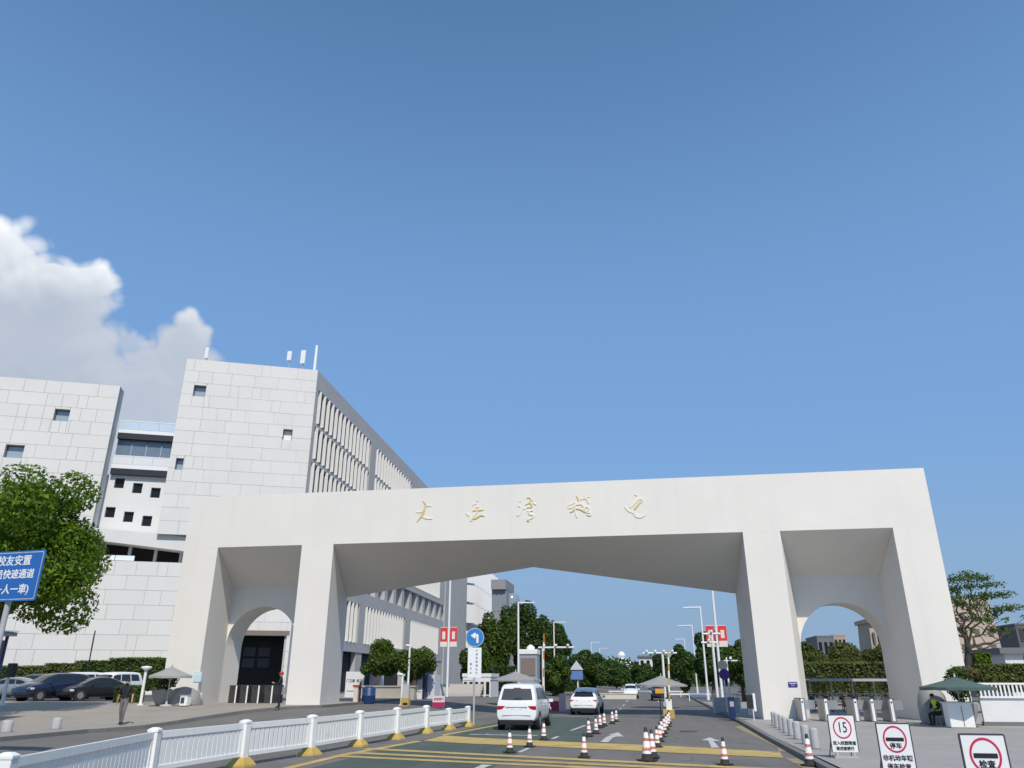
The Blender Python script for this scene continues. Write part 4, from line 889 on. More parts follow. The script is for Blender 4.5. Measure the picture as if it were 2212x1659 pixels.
# little plaques on the pillars
def plaque(u0, v0, u1, v1, Y, m, label, txt=None):
    a, b_ = at(u0, v0, Y), at(u1, v1, Y); w, h = abs(b_.x - a.x), abs(a.z - b_.z)
    t = thing('wall_plaque', label, 'plaque', ((a.x + b_.x) / 2, Y, (a.z + b_.z) / 2), 0, 'plaques on the gate pillars')
    MB().plate(rounded(-w / 2, w / 2, -h / 2, h / 2, 0.02), -0.035, -0.004).build('plate', m, t)
    MB().box((0, -.037, h * .22), (w * .84, 0.006, h * .12)).build('stripe', SW, t)
    if txt: text('lettering', txt, h * .42, SW, t, T(0, -.038, -h * .18) @ FRONT)
plaque(1702, 1473, 1723, 1484, GY, mat('violet_blue', (0.035, 0.025, 0.20), 0.4), 'dark blue plaque on the right inner pillar', '行人')
plaque(2003, 1488, 2025, 1500, GY, mat('sky_blue_plate', (0.10, 0.25, 0.62), 0.4), 'bright blue plaque on the right outer pillar')
plaque(421, 1451, 434, 1473, GY, mat('pale_blue_plate', (0.55, 0.72, 0.80), 0.4), 'pale blue notice on the left outer pillar')

# ================================================================== UMBRELLAS
def umbrella(label, apex, half, drop, m, group='sunshades by the gate', base_z=None, n=8, pole_m=GMET, tilt=0.0):
    bz = base_z if base_z is not None else zg(apex[0], apex[1])
    t = thing('sunshade', label, 'umbrella', (apex[0], apex[1], bz), R(11)); h = apex[2] - bz; t['group'] = group
    P = [(0, 0, h)]; F = []; rings = 4; ns = n * 2
    for i in range(1, rings + 1):
        f = i / rings
        for k in range(ns):
            a = 2 * math.pi * k / ns; sag = 1.0 if k % 2 == 0 else 0.955
            P.append((half * f * sag * math.cos(a), half * f * sag * math.sin(a), h - drop * (f ** 0.86) - (0.0 if k % 2 == 0 else -0.02 * f)))
    F += [(0, 1 + k, 1 + (k + 1) % ns) for k in range(ns)]
    for i in range(rings - 1):
        F += [(1 + i * ns + k, 1 + (i + 1) * ns + k, 1 + (i + 1) * ns + (k + 1) % ns, 1 + i * ns + (k + 1) % ns) for k in range(ns)]
    o = MB().add(P, F, False).build('canopy', m, t)
    b = MB()
    for k in range(ns):
        a, c = P[1 + (rings - 1) * ns + k], P[1 + (rings - 1) * ns + (k + 1) % ns]
        b.add([a, c, (c[0], c[1], c[2] - .12), (a[0], a[1], a[2] - .12)], [(0, 1, 2, 3)])
    b.build('valance', m, t)
    MB().cyl((0, 0, 0), (0, 0, h + 0.06), 0.03).build('pole', pole_m, t)
    MB().lathe([(0.05, h), (0.03, h + .1), (0.01, h + .14)], n=10).build('finial', pole_m, t)
    for k in range(n):
        e = P[1 + (rings - 1) * ns + 2 * k]; MB().cyl((0, 0, h - 0.06), (e[0] * .97, e[1] * .97, e[2] - .03), 0.012, n=6).build('rib', pole_m, t)
        MB().cyl((0, 0, h - drop - .25), (e[0] * .5, e[1] * .5, h - drop * .55 - .05), 0.009, n=6).build('strut', pole_m, t)
    MB().lathe([(0.32, 0), (0.32, .08), (0.06, .12), (0.05, .35)], n=18).build('base', GRAN, t)
    return t
p = at(372, 1439, 40.0); umbrella('grey sunshade over a stone planter by the left outer pillar', (p.x, 40.0, p.z), 1.15, 0.50, CANV, base_z=zg(p.x, 40) + .13)
p = at(1114, 1450, 61.0); umbrella('grey sunshade behind the white van', (p.x, 61.0, p.z), 1.95, 0.62, CANV)
p = at(1427, 1459, 62.0); umbrella('grey sunshade at the central barrier beyond the gate', (p.x, 62.0, p.z), 2.0, 0.68, CANV)
p = at(2062, 1462, 37.0); umbrella('green sunshade beside the right outer pillar', (p.x, 37.0, p.z), 1.5, 0.42, GCANV, base_z=.12)

# ================================================================== PEOPLE
def person(label, loc, rz, J, cols, extra=None, hat=None):
    """one continuous skinned body; J overrides joints of a standing figure facing -y"""
    D = dict(pelvis=(0, 0, .95), waist=(0, .0, 1.10), chest=(0, .01, 1.32), neck=(0, .0, 1.48), skull=(0, -.015, 1.58), crown=(0, -.01, 1.675),
             shL=(.17, .01, 1.42), elL=(.235, .03, 1.13), wrL=(.25, -.04, .90), paL=(.25, -.055, .82),
             shR=(-.17, .01, 1.42), elR=(-.235, .03, 1.13), wrR=(-.25, -.04, .90), paR=(-.25, -.055, .82),
             hiL=(.085, 0, .90), knL=(.10, -.02, .50), anL=(.10, .03, .09), toL=(.115, -.14, .035),
             hiR=(-.085, 0, .90), knR=(-.10, -.02, .50), anR=(-.10, .03, .09), toR=(-.115, -.14, .035))
    D.update(J)
    rad = dict(pelvis=(.145, .115), waist=(.135, .105), chest=(.16, .115), neck=(.055, .055), skull=(.078, .09), crown=(.07, .082),
               sh=(.068, .068), el=(.046, .046), wr=(.032, .03), pa=(.042, .02), hi=(.098, .1), kn=(.064, .064), an=(.044, .046), to=(.042, .03))
    E = [('pelvis', 'waist', 'shirt'), ('waist', 'chest', 'shirt'), ('chest', 'neck', 'shirt'), ('neck', 'skull', 'skin'), ('skull', 'crown', 'skin')]
    for s in 'LR':
        E += [('chest', 'sh' + s, 'shirt'), ('sh' + s, 'el' + s, 'sleeve'), ('el' + s, 'wr' + s, 'arm'), ('wr' + s, 'pa' + s, 'skin'), ('pelvis', 'hi' + s, 'trousers'), ('hi' + s, 'kn' + s, 'trousers'), ('kn' + s, 'an' + s, 'trousers'), ('an' + s, 'to' + s, 'shoe')]
        pa, wr = Vector(D['pa' + s]), Vector(D['wr' + s]); dv = (pa - wr).normalized(); sd_ = dv.cross(Vector((1, 0, 0))).normalized(); sgn = 1 if s == 'L' else -1
        inward = Vector((-sgn, 0, 0))
        for f, (o_, l) in enumerate(((-.030, .062), (-.010, .075), (.010, .070), (.028, .055))):
            a, b_, c = pa + sd_ * o_ + dv * .012, pa + sd_ * o_ + dv * (.02 + l * .5) , pa + sd_ * o_ * .9 + dv * (.015 + l) + inward * .022
            for q, (nm, pt) in enumerate((('a', a), ('b', b_), ('c', c))): D[f'f{s}{f}{nm}'] = tuple(pt); rad[f'f{s}{f}{nm}'] = (.010, .010) if q < 2 else (.008, .008)
            E += [('pa' + s, f'f{s}{f}a', 'skin'), (f'f{s}{f}a', f'f{s}{f}b', 'skin'), (f'f{s}{f}b', f'f{s}{f}c', 'skin')]
        a = wr.lerp(pa, .55) - sd_ * .04; b_ = a - sd_ * .025 + dv * .03
        for nm, pt in (('a', a), ('b', b_)): D[f't{s}{nm}'] = tuple(pt); rad[f't{s}{nm}'] = (.011, .011)
        E += [('wr' + s, f't{s}a', 'skin'), (f't{s}a', f't{s}b', 'skin')]
    used = sorted({k for e in E for k in e[:2]}); used.remove('pelvis'); used = ['pelvis'] + used; ix = {k: i for i, k in enumerate(used)}
    me = bpy.data.meshes.new('body'); me.from_pydata([D[k] for k in used], [(ix[a], ix[b_]) for a, b_, _ in E], [])
    o = bpy.data.objects.new('body', me); C.objects.link(o)
    o.modifiers.new('skin', 'SKIN').use_smooth_shade = True; o.modifiers.new('sub', 'SUBSURF').levels = 1; o.modifiers['sub'].render_levels = 1
    for k, i in ix.items():
        sv = me.skin_vertices[0].data[i]; r_ = rad.get(k) or rad[k[:2]]; sv.radius = r_; sv.use_root = (k == 'pelvis')
    dg = bpy.context.evaluated_depsgraph_get(); bm = bpy.data.meshes.new_from_object(o.evaluated_get(dg)); bpy.data.objects.remove(o)
    order = ['shirt', 'sleeve', 'arm', 'skin', 'trousers', 'shoe']; bm.materials.clear()
    for k in order: bm.materials.append(cols[k])
    segs = [(np.array(D[a]), np.array(D[b_]), order.index(c)) for a, b_, c in E]
    for f in bm.polygons:
        c = np.array(f.center); best = (9, 0)
        for a, b_, m_ in segs:
            ab = b_ - a; tt = np.clip(((c - a) @ ab) / (ab @ ab + 1e-9), 0, 1); d = np.linalg.norm(c - a - ab * tt)
            if m_ == 0 and tt > .99 and d < .12: d -= .01
            if d < best[0]: best = (d, m_)
        f.material_index = best[1]; f.use_smooth = True
    t = thing('person', label, 'person', loc, rz)
    link('body', bm, t)
    s_, c_ = Vector(D['skull']), Vector(D['crown']); up = (c_ - s_).normalized(); fw = Vector((0, -1, 0)) if abs(up.y) < .8 else Vector((0, 0, 1)); hc = (s_ + c_) / 2
    MB().ell(hc + up * .035 + Vector((0, .022, 0)), (.087, .095, .088), 14, 8).build('hair', cols['hair'], t)
    MB().ell(hc + Vector((0, -.10, -.025)), (.014, .022, .022), 8, 6).build('nose', cols['skin'], t)
    for sx in (-1, 1):
        MB().ell(hc + Vector((sx * .082, .005, -.015)), (.012, .024, .034), 8, 6).build('ear', cols['skin'], t)
        MB().ell(hc + Vector((sx * .032, -.083, .008)), (.013, .01, .008), 8, 6).build('eye', SBLK, t)
    MB().ell(hc + Vector((0, -.086, -.062)), (.026, .01, .007), 8, 6).build('mouth', mat('lips', (.35, .12, .10), .5), t)
    if hat:
        MB().lathe([(.105, 0), (.104, .05), (.085, .10), (.02, .115)], tuple(hc + up * .035), n=16).build('cap', hat, t)
        MB().box(tuple(hc + up * .045 + Vector((0, -.12, 0))), (.14, .10, .012)).build('cap_peak', hat, t, bevel=.004)
    return t
SKIN = mat('skin', (0.42, 0.24, 0.16), 0.55); HAIR = mat('black_hair', (0.012, 0.010, 0.010), 0.6)
BTEE = mat('black_cotton', (0.012, 0.012, 0.014), 0.85, noise=0.2, scale=10); GTRO = mat('grey_trousers', (0.16, 0.155, 0.15), 0.85, noise=0.1, scale=10)
DNAV = mat('dark_uniform', (0.018, 0.020, 0.028), 0.85, noise=0.15, scale=10); HIVIS = mat('hi_vis', (0.55, 0.75, 0.06), 0.7, noise=0.1, scale=10); SHOE = mat('black_shoe', (0.012, .012, .012), 0.5)
person('person in black T-shirt and grey trousers walking on the left pavement', on(-22.35, 31.85, 0.13), R(22),
       dict(elL=(.27, .02, 1.16), wrL=(.30, -.10, .93), paL=(.305, -.13, .85), elR=(-.26, .10, 1.15), wrR=(-.29, .10, .90), paR=(-.295, .10, .82), knL=(.07, -.14, .51), anL=(.05, -.06, .10), toL=(.05, -.22, .045), knR=(-.08, .02, .50), anR=(-.06, .17, .11), toR=(-.07, .02, .045)),
       dict(shirt=BTEE, sleeve=BTEE, arm=SKIN, skin=SKIN, trousers=GTRO, shoe=SHOE, hair=HAIR)).scale = (1.07, 1.07, 1.07)
p = gp(601, 1529, 0.62)
person('person in dark uniform with a red cap standing before the left arch', (p.x, p.y, zg(p.x, p.y) + .12), R(-70),
       dict(elL=(.22, -.10, 1.16), wrL=(.12, -.30, 1.20), paL=(.09, -.37, 1.22), anL=(.10, .06, .09), anR=(-.10, .0, .09)),
       dict(shirt=DNAV, sleeve=DNAV, arm=DNAV, skin=SKIN, trousers=DNAV, shoe=SHOE, hair=HAIR), hat=mat('red_cap', (.62, .03, .06), .6))
t = person('person in yellow-green vest sitting on a stool under the green sunshade', (12.45, 38.0, .12), R(-62),
       dict(pelvis=(0, 0, .53), waist=(0, -.03, .68), chest=(0, -.10, .90), neck=(0, -.16, 1.05), skull=(0, -.20, 1.14), crown=(0, -.215, 1.235),
            shL=(.17, -.10, .99), elL=(.24, -.14, .72), wrL=(.12, -.34, .66), paL=(.08, -.40, .66), shR=(-.17, -.10, .99), elR=(-.24, -.14, .72), wrR=(-.12, -.34, .66), paR=(-.08, -.40, .66),
            hiL=(.09, -.03, .50), knL=(.13, -.42, .50), anL=(.12, -.46, .09), toL=(.13, -.62, .04), hiR=(-.09, -.03, .50), knR=(-.13, -.40, .48), anR=(-.12, -.36, .09), toR=(-.13, -.52, .04)),
       dict(shirt=HIVIS, sleeve=DNAV, arm=DNAV, skin=SKIN, trousers=DNAV, shoe=SHOE, hair=HAIR))
st = thing('stool', 'small grey stool under the seated person in the yellow-green vest', 'stool', (12.45, 38.0, .12), R(-62))
MB().cyl((0, .03, .37), (0, .03, .41), .16, n=18).build('seat', GMET, st)
for sx, sy in ((-1, -1), (1, -1), (1, 1), (-1, 1)): MB().cyl((sx * .10, .03 + sy * .10, .37), (sx * .14, .03 + sy * .14, 0), .014, n=8).build('leg', GMET, st)

# ================================================================== TURNSTILES
def turnstile(x, y, lift, label, grp, light):
    cw = 0.26 if light else 0.5; cm_ = mat('brushed_steel', (0.30, 0.30, 0.30), 0.4, metal=0.5) if light else mat('charcoal_steel', (0.05, 0.05, 0.052), 0.4)
    t = thing('turnstile', label, 'turnstile', on(x, y, lift), 0, grp)
    MB().box((0, 0.7, 0.5), (cw, 1.4, 0.98)).build('cabinet', cm_, t, bevel=0.02)
    MB().box((0, 0.7, 1.005), (cw + .02, 1.44, 0.03)).build('lid', DMET, t)
    MB().box((0 if light else cw / 2 - .05, -0.012, 0.52), (0.12 if light else 0.08, 0.02, 0.96)).build('end_panel', WPLA, t)
    MB().cyl((0, -0.015, 0.86), (0, -0.03, 0.86), 0.04, n=14).build('reader', SBLK, t)
    MB().box((0.42, 0.7, 0.72), (0.55, 0.03, 0.42)).build('flap', mat('flap_glass', (0.55, 0.58, 0.60), 0.1, trans=0.6), t)
    return t
for k, (u, lab) in enumerate(((1752, 'white ended turnstile beside the right inner pillar'), (1803, 'second turnstile from the right inner pillar'), (1867, 'middle turnstile of the five in the right arch'), (1903, 'second turnstile from the right outer pillar'), (1944, 'white ended turnstile beside the right outer pillar'))):
    p = gp(u, 1563, .1); turnstile(p.x, 41.0, .12, lab, 'turnstiles in the right arch', True)
for k, (u, lab) in enumerate(((500, 'dark turnstile at the left edge of the left arch'), (524, 'second dark turnstile from the left in the left arch'), (549, 'third dark turnstile from the left in the left arch'), (578, 'dark turnstile beside the red capped person in the left arch'))):
    p = at(u, 1520, 44.6); t = turnstile(p.x, 44.6, .1, lab, 'turnstiles in the left arch', False)
st_ = struct(MB().box((-22.9, 43.6, 0.52), (4.6, 2.2, 0.34)).build('arch_step', PAVE))

# ================================================================== LAMPS, POLES, BANNERS
def lamp(label, corner, arm, grp, banner=None, r=0.09):
    x, y, z = corner; t = thing('street_lamp', label, 'street lamp', on(x, y), 0, grp); h = z - zg(x, y)
    MB().cyl((0, 0, 0), (0, 0, h), r * 1.3, r, n=10).build('mast', WMET, t)
    MB().cyl((0, 0, h - r), (arm, 0, h - r), r * 0.9, r * 0.7, n=8).build('arm', WMET, t)
    MB().box((arm * 0.86, 0, h - r * 1.1), (abs(arm) * 0.3, 0.28, 0.12)).build('lamp_head', WMET, t, bevel=0.03)
    MB().cyl((0, 0, 0), (0, 0, 0.9), r * 1.9, n=10).build('base', WMET, t)
    if banner:
        for sx in (-1, 1):
            MB().box((sx * .5, 0, banner), (.75, .03, 1.3)).build('banner', BANR, t)
        MB().cyl((-.95, 0, banner + .68), (.95, 0, banner + .68), .025, n=6).build('banner_arm', WMET, t)
    return t
for k, (nx, ny, ln, o) in enumerate(((2073, 2408, 66, 'nearest'), (2214.6, 2487, 50, 'second'), (2364, 2568, 34, 'third'), (2398, 2592, 33, 'farthest'))):
    p = atx(nx / 1.8517, ny / 1.8517, -13.0); q = at((nx + ln) / 1.8517, ny / 1.8517, p.y)
    lamp(f'{o} white street lamp of the row on the left side beyond the gate', p, q.x - p.x, 'street lamps on the left of the road', banner=3.9 if k == 2 else None)
for k, (nx, ny, ln, o) in enumerate(((2800, 2426, 68, 'nearest'), (2767, 2499.5, 54, 'second'), (2737, 2555, 36, 'third'), (2711.6, 2580, 16, 'farthest'))):
    X = (6.2, 7.2, 8.2, 8.2)[k]; p = atx(nx / 1.8517, ny / 1.8517, X); q = at((nx - ln) / 1.8517, ny / 1.8517, p.y)
    lamp(f'{o} white street lamp of the row on the right side beyond the gate', p, q.x - p.x, 'street lamps on the right of the road')
def flagpole(label, u, v, Y, bu, bv0, bv1, bw, h=13):
    p = at(u, v, Y); x, y = p.x, Y; t = thing('banner_pole', label, 'banner pole', on(x, y), 0, 'tall white poles with red banners')
    MB().cyl((0, 0, 0), (0, 0, h), 0.11, 0.08, n=10).build('pole', WMET, t)
    a, b_ = at(bu, bv0, Y).z - zg(x, y), at(bu, bv1, Y).z - zg(x, y); mk = mat('banner_pale', (0.78, 0.70, 0.62), 0.7)
    for sx in (-1, 1):
        MB().box((sx * (bw / 4 + .12), 0, (a + b_) / 2), (bw / 2 - .05, .03, a - b_)).build('banner', BANR, t)
        MB().box((sx * (bw / 4 + .12), -.018, (a + b_) / 2 - .05 * (a - b_)), (bw / 5, .012, (a - b_) * .55)).build('banner_print', mk, t)
        MB().box((sx * (bw / 4 + .12), 0, b_ - .2), (bw / 2 - .05, .03, .38)).build('banner_foot', mk, t)
    for z in (a + .03, b_ - .42): MB().cyl((-bw / 2 - .1, 0, z), (bw / 2 + .1, 0, z), .025, n=6).build('cross_bar', WMET, t)
flagpole('tall white pole with red banners left of the turn sign', 966, 1480, 70, 971, 1356, 1386, 1.35)
flagpole('tall white pole with red banners beside the right inner pillar', 1558, 1480, 62, 1562, 1352, 1384, 1.35)
def gantry(label, base, h, arms, r=.09, heads=3):
    t = thing('camera_gantry', label, 'gantry', on(*base), 0, 'white camera gantries')
    MB().cyl((0, 0, 0), (0, 0, h), r * 1.2, r, n=10).build('pole', WMET, t); MB().box((0, 0, .15), (.5, .5, .3)).build('base', GMET, t)
    for (z, x0, x1) in arms:
        MB().cyl((x0, 0, z), (x1, 0, z), r * .8, n=8).build('arm', WMET, t)
        for k in range(heads):
            xx = x0 + (x1 - x0) * (k + .5) / heads; MB().box((xx, -.08, z + .18), (.16, .34, .16)).build('camera_head', WPLA, t, bevel=.02)
    return t
p = at(1174, 1500, 62); zt = at(1174, 1396, 62).z; a = at(1240, 1396, 62).x - p.x
gantry('white camera gantry arm reaching right beside the raised striped barrier', (p.x, 62), zt, [(zt - .1, -.35, a)])
p = at(1437, 1500, 66); zt = at(1437, 1408, 66).z; a = at(1388, 1408, 66).x - p.x
gantry('white camera gantry over the central island beyond the gate', (p.x, 66), zt, [(zt - .1, a, at(1462, 1408, 66).x - p.x)], heads=4)
p = at(1550, 1505, 58); zz = [at(1550, v_, 58).z for v_ in (1369, 1388)]; a = at(1516, 1400, 58).x - p.x; b2 = at(1592, 1400, 58).x - p.x
gantry('white frame with two arms beside the right inner pillar', (p.x, 58), zz[0] + .1, [(zz[1], a, .3), (zz[0], a * .8, .6)], heads=1)
p = at(1577, 1505, 57); gantry('thin white camera post next to the white frame', (p.x, 57), at(1577, 1420, 57).z, [(at(1590, 1414, 57).z - .4, -.2, at(1592, 1414, 57).x - p.x)], r=.06, heads=1)
# round white and purple signs on a post
p = at(1567, 1500, 55); t = thing('round_sign_post', 'white round sign above a purple shield on a post, right of the gate opening', 'sign', on(p.x, 55), 0)
zc = at(1566, 1437, 55).z; MB().cyl((0, -.05, zc), (0, -.02, zc), .32, n=28).build('white_disc', mat('cream_sign', (.72, .62, .52), .5), t)
zc2 = at(1568, 1457, 55).z; MB().cyl((.05, -.06, zc2), (.05, -.03, zc2), .36, n=9).build('purple_shield', mat('purple', (.12, .035, .24), .5), t); MB().cyl((0, 0, 0), (0, 0, zc + .3), .05).build('post', WMET, t)
def simple_post(label, base, top, r, head=None, m=WMET, grp=None, name='camera_post'):
    """pole with a conical lamp or camera head"""
    b_ = Vector(base); h = top - b_.z; t = thing(name, label, 'pole', b_, 0, grp)
    MB().cyl((0, 0, 0), (0, 0, h), r * 1.1, r, n=10).build('pole', m, t)
    MB().cyl((0, 0, 0), (0, 0, .06), r * 2.4, n=12).build('foot', m, t)
    if head == 'cone': MB().lathe([(r, h - .08), (.30, h + .10), (.26, h + .15), (.05, h + .18)], n=16).build('lamp_head', m, t)
    if head == 'cam': MB().cyl((0, -.02, h + .02), (-.25, -.25, h + .06), .09, n=12).build('camera', WPLA, t); MB().box((.05, .05, h), (.2, .2, .14)).build('bracket', m, t, bevel=.02)
    if head == 'black': MB().box((.12, 0, h + .2), (.42, .3, .75)).build('speaker', BLKP, t, bevel=.06)
    return t
p = at(301, 1534, 41.0); simple_post('white pole with a conical lamp head near the parked cars', on(p.x, 41, .12), at(322, 1446, 41).z, .075, 'cone')
p = at(0, 1525, 40.0); simple_post('white pole with black box head at the left picture edge', on(p.x + .1, 40, .12), at(12, 1456, 40).z, .09, 'black')
p = at(880, 1508, 59.5); simple_post('tall white camera post before the round clipped trees', on(p.x, 59.5), at(882, 1396, 59.5).z, .08, 'cam')
p = at(866, 1532, 48.5); simple_post('short white camera post with arm beside the yellow cabinet', on(p.x, 48.5), at(875, 1458, 48.5).z, .07, 'cam')
p = at(205, 1425, 60); simple_post('thin black pole standing before the stone building', on(p.x - .5, 60, .1), at(210, 1362, 60).z, .05, None, BLKP, name='black_pole')

# ================================================================== TREES AND HEDGES
def leaves(name, clumps, n, size, m, parent=None, seed=1, shell=0.55, droop=0.0, boxes=False):
    """many small rhombic leaves spread through a set of ellipsoids (or boxes)"""
    r = np.random.default_rng(seed); cl = np.array(clumps, float)
    w = (cl[:, 3] * cl[:, 4] * cl[:, 5]) ** (2 / 3); idx = r.choice(len(cl), n, p=w / w.sum()); c = cl[idx]
    if boxes:
        d = r.uniform(-1, 1, (n, 3)); ax = r.integers(0, 3, n); keep = r.random(n) < 0.7
        s = np.sign(d[np.arange(n), ax]); d[np.arange(n)[keep], ax[keep]] = s[keep] * r.uniform(.9, 1.03, keep.sum())
        nrm = d.copy()
    else:
        d = r.normal(size=(n, 3)); d /= np.linalg.norm(d, axis=1)[:, None]; nrm = d.copy()
        d *= (shell + (1.04 - shell) * r.random(n) ** 0.6)[:, None]
    p = c[:, :3] + d * c[:, 3:6]
    ax = nrm + r.normal(scale=0.75, size=(n, 3)) + np.array([0, 0, 0.35]); ax /= np.linalg.norm(ax, axis=1)[:, None]
    t = np.cross(ax, r.normal(size=(n, 3))); t /= np.linalg.norm(t, axis=1)[:, None]; u = np.cross(ax, t)
    s = size * r.uniform(0.6, 1.35, n)[:, None]
    V = np.stack([p - t * s, p + u * s * .52 + ax * s * .12, p + t * s, p - u * s * .52 + ax * s * .12], 1).reshape(-1, 3)
    me = bpy.data.meshes.new(name); me.vertices.add(4 * n); me.vertices.foreach_set('co', V.ravel())
    me.loops.add(4 * n); me.loops.foreach_set('vertex_index', np.arange(4 * n, dtype=np.int32)); me.polygons.add(n)
    me.polygons.foreach_set('loop_start', np.arange(0, 4 * n, 4, dtype=np.int32)); me.update(calc_edges=True); me.validate()
    me.materials.append(m); return link(name, me, parent)
def branch_pts(a, b_, wob, r, n=5):
    a, b_ = Vector(a), Vector(b_); L_ = (b_ - a).length
    return [a.lerp(b_, k / n) + Vector((r.uniform(-1, 1), r.uniform(-1, 1), r.uniform(-.4, .4))) * wob * L_ * math.sin(math.pi * k / n) for k in range(n + 1)]
def tree(name, label, base, crown, n_leaf, size, m, seed, grp=None, trunk=0.22, nclump=14, core=True, cat='tree', squash=1.0, rough=0.36):
    """crown = (cx, cy, cz, rx, ry, rz) in world space"""
    r = random.Random(seed); t = thing(name, label, cat, base, 0, grp); b0 = Vector(base)
    cx, cy, cz, rx, ry, rz = crown; cc = Vector((cx, cy, cz)) - b0
    cl = []
    for k in range(nclump):
        v = Vector((r.gauss(0, 1), r.gauss(0, 1), r.gauss(0, 1))).normalized(); f = r.uniform(.40, .84)
        q = r.uniform(.6, 1.1) * rough
        cl.append((cc.x + v.x * rx * f, cc.y + v.y * ry * f, cc.z + v.z * rz * f * squash, rx * q, ry * q, rz * q))
    cl.append((cc.x, cc.y, cc.z, rx * .62, ry * .62, rz * .62))
    leaves('crown', cl, n_leaf, size, m, t, seed)
    b = MB(); top = cc + Vector((0, 0, rz * .1))
    b.tube(branch_pts((0, 0, -.1), top, .03, r, 6), [trunk * (1 - .1 * k) for k in range(7)], 8)
    b.build('trunk', BARK, t)
    for k in range(6):
        c_ = cl[r.randrange(nclump)]; s = top * r.uniform(.45, .8)
        MB().tube(branch_pts(s, Vector(c_[:3]), .06, r, 4), [trunk * .45 * (1 - .2 * q) for q in range(5)], 6).build('limb', BARK, t)
    return t
def px_tree(label, u, v, ru, rv, Y, n_leaf, size, m, seed, grp, name='roadside_tree', **k):
    c = at(u, v, Y); ex = abs(at(u + ru, v, Y).x - c.x); ez = abs(at(u, v - rv, Y).z - c.z)
    return tree(name, label, on(c.x, Y), (c.x, Y, c.z, ex, ex * .9, ez), n_leaf, size, m, seed, grp, **k)
# big leafy tree, left foreground
c = at(62, 1185, 34); e = at(245, 1185, 34).x - c.x; ez = at(62, 1010, 34).z - c.z
tree('leafy_tree', 'large bright green leafy tree behind the blue board, left picture edge', on(c.x - 1.2, 34, .1), (c.x - .4, 34, c.z, e, e, ez * .98), 42000, .115, LEAFB, 11, trunk=.3, nclump=40, rough=.32)
rg = 'trees along the road beyond the gate'
T_ = [('tall tree beside the tower left of the road', 1072, 1400, 50, 100, 100, LEAFM, 9000), ('broad dark tree behind the nearest left street lamp', 1140, 1385, 52, 82, 112, LEAFD, 10000), ('tree behind the second left street lamp', 1200, 1410, 36, 72, 126, LEAFD, 8000),
      ('low tree behind the raised striped barrier', 1195, 1455, 46, 42, 96, LEAFM, 6000), ('rounded tree behind the pointed blue sign', 1268, 1442, 48, 46, 150, LEAFD, 7000), ('far tree left of the domed building', 1330, 1452, 46, 34, 190, LEAFD, 5000), ('dark tree above the white van', 1030, 1440, 40, 60, 92, LEAFM, 6000),
      ('tall tree at the right of the road under the right street lamps', 1535, 1425, 52, 66, 92, LEAFD, 10000), ('tree beside the right inner pillar', 1600, 1440, 46, 62, 80, LEAFM, 8000), ('tree right of the road, behind the central gantry', 1478, 1440, 36, 48, 118, LEAFD, 7000), ('far tree behind the central gantry', 1432, 1445, 34, 34, 165, LEAFD, 5000), ('farthest small tree in the middle of the road view', 1388, 1456, 30, 22, 215, LEAFD, 3500)]
for k, (lab, u, v, ru, rv, Y, m, n) in enumerate(T_): px_tree(lab, u, v, ru, rv, Y, int(n * 1.7), .0016 * Y + .04, m, 20 + k, rg, nclump=20)
# two clipped round trees
for k, (u, v, ru, rv, Y, lab) in enumerate(((818, 1428, 36, 40, 60, 'clipped round tree before the finned block, left of the pair'), (898, 1432, 44, 44, 60.5, 'clipped round tree before the finned block, right of the pair'))):
    px_tree(lab, u, v, ru, rv, Y, 9000, .11, LEAFM, 60 + k, 'clipped round trees', name='clipped_tree', rough=.5, nclump=16)
# bushes behind the right arch
for k, (u, v, ru, rv, Y, lab) in enumerate(((1758, 1436, 56, 56, 72, 'dense shrub at the left inside the right arch view'), (1832, 1438, 66, 54, 76, 'dense shrub in the middle of the right arch view'), (1908, 1430, 56, 58, 72, 'dense shrub at the right inside the right arch view'), (1720, 1435, 30, 34, 90, 'dense shrub half hidden behind the right inner pillar'))):
    px_tree(lab, u, v, ru, rv, Y, 9000, .13, HEDGEL, 70 + k, 'shrubs behind the right arch', name='dense_shrub', cat='shrub', squash=.8)
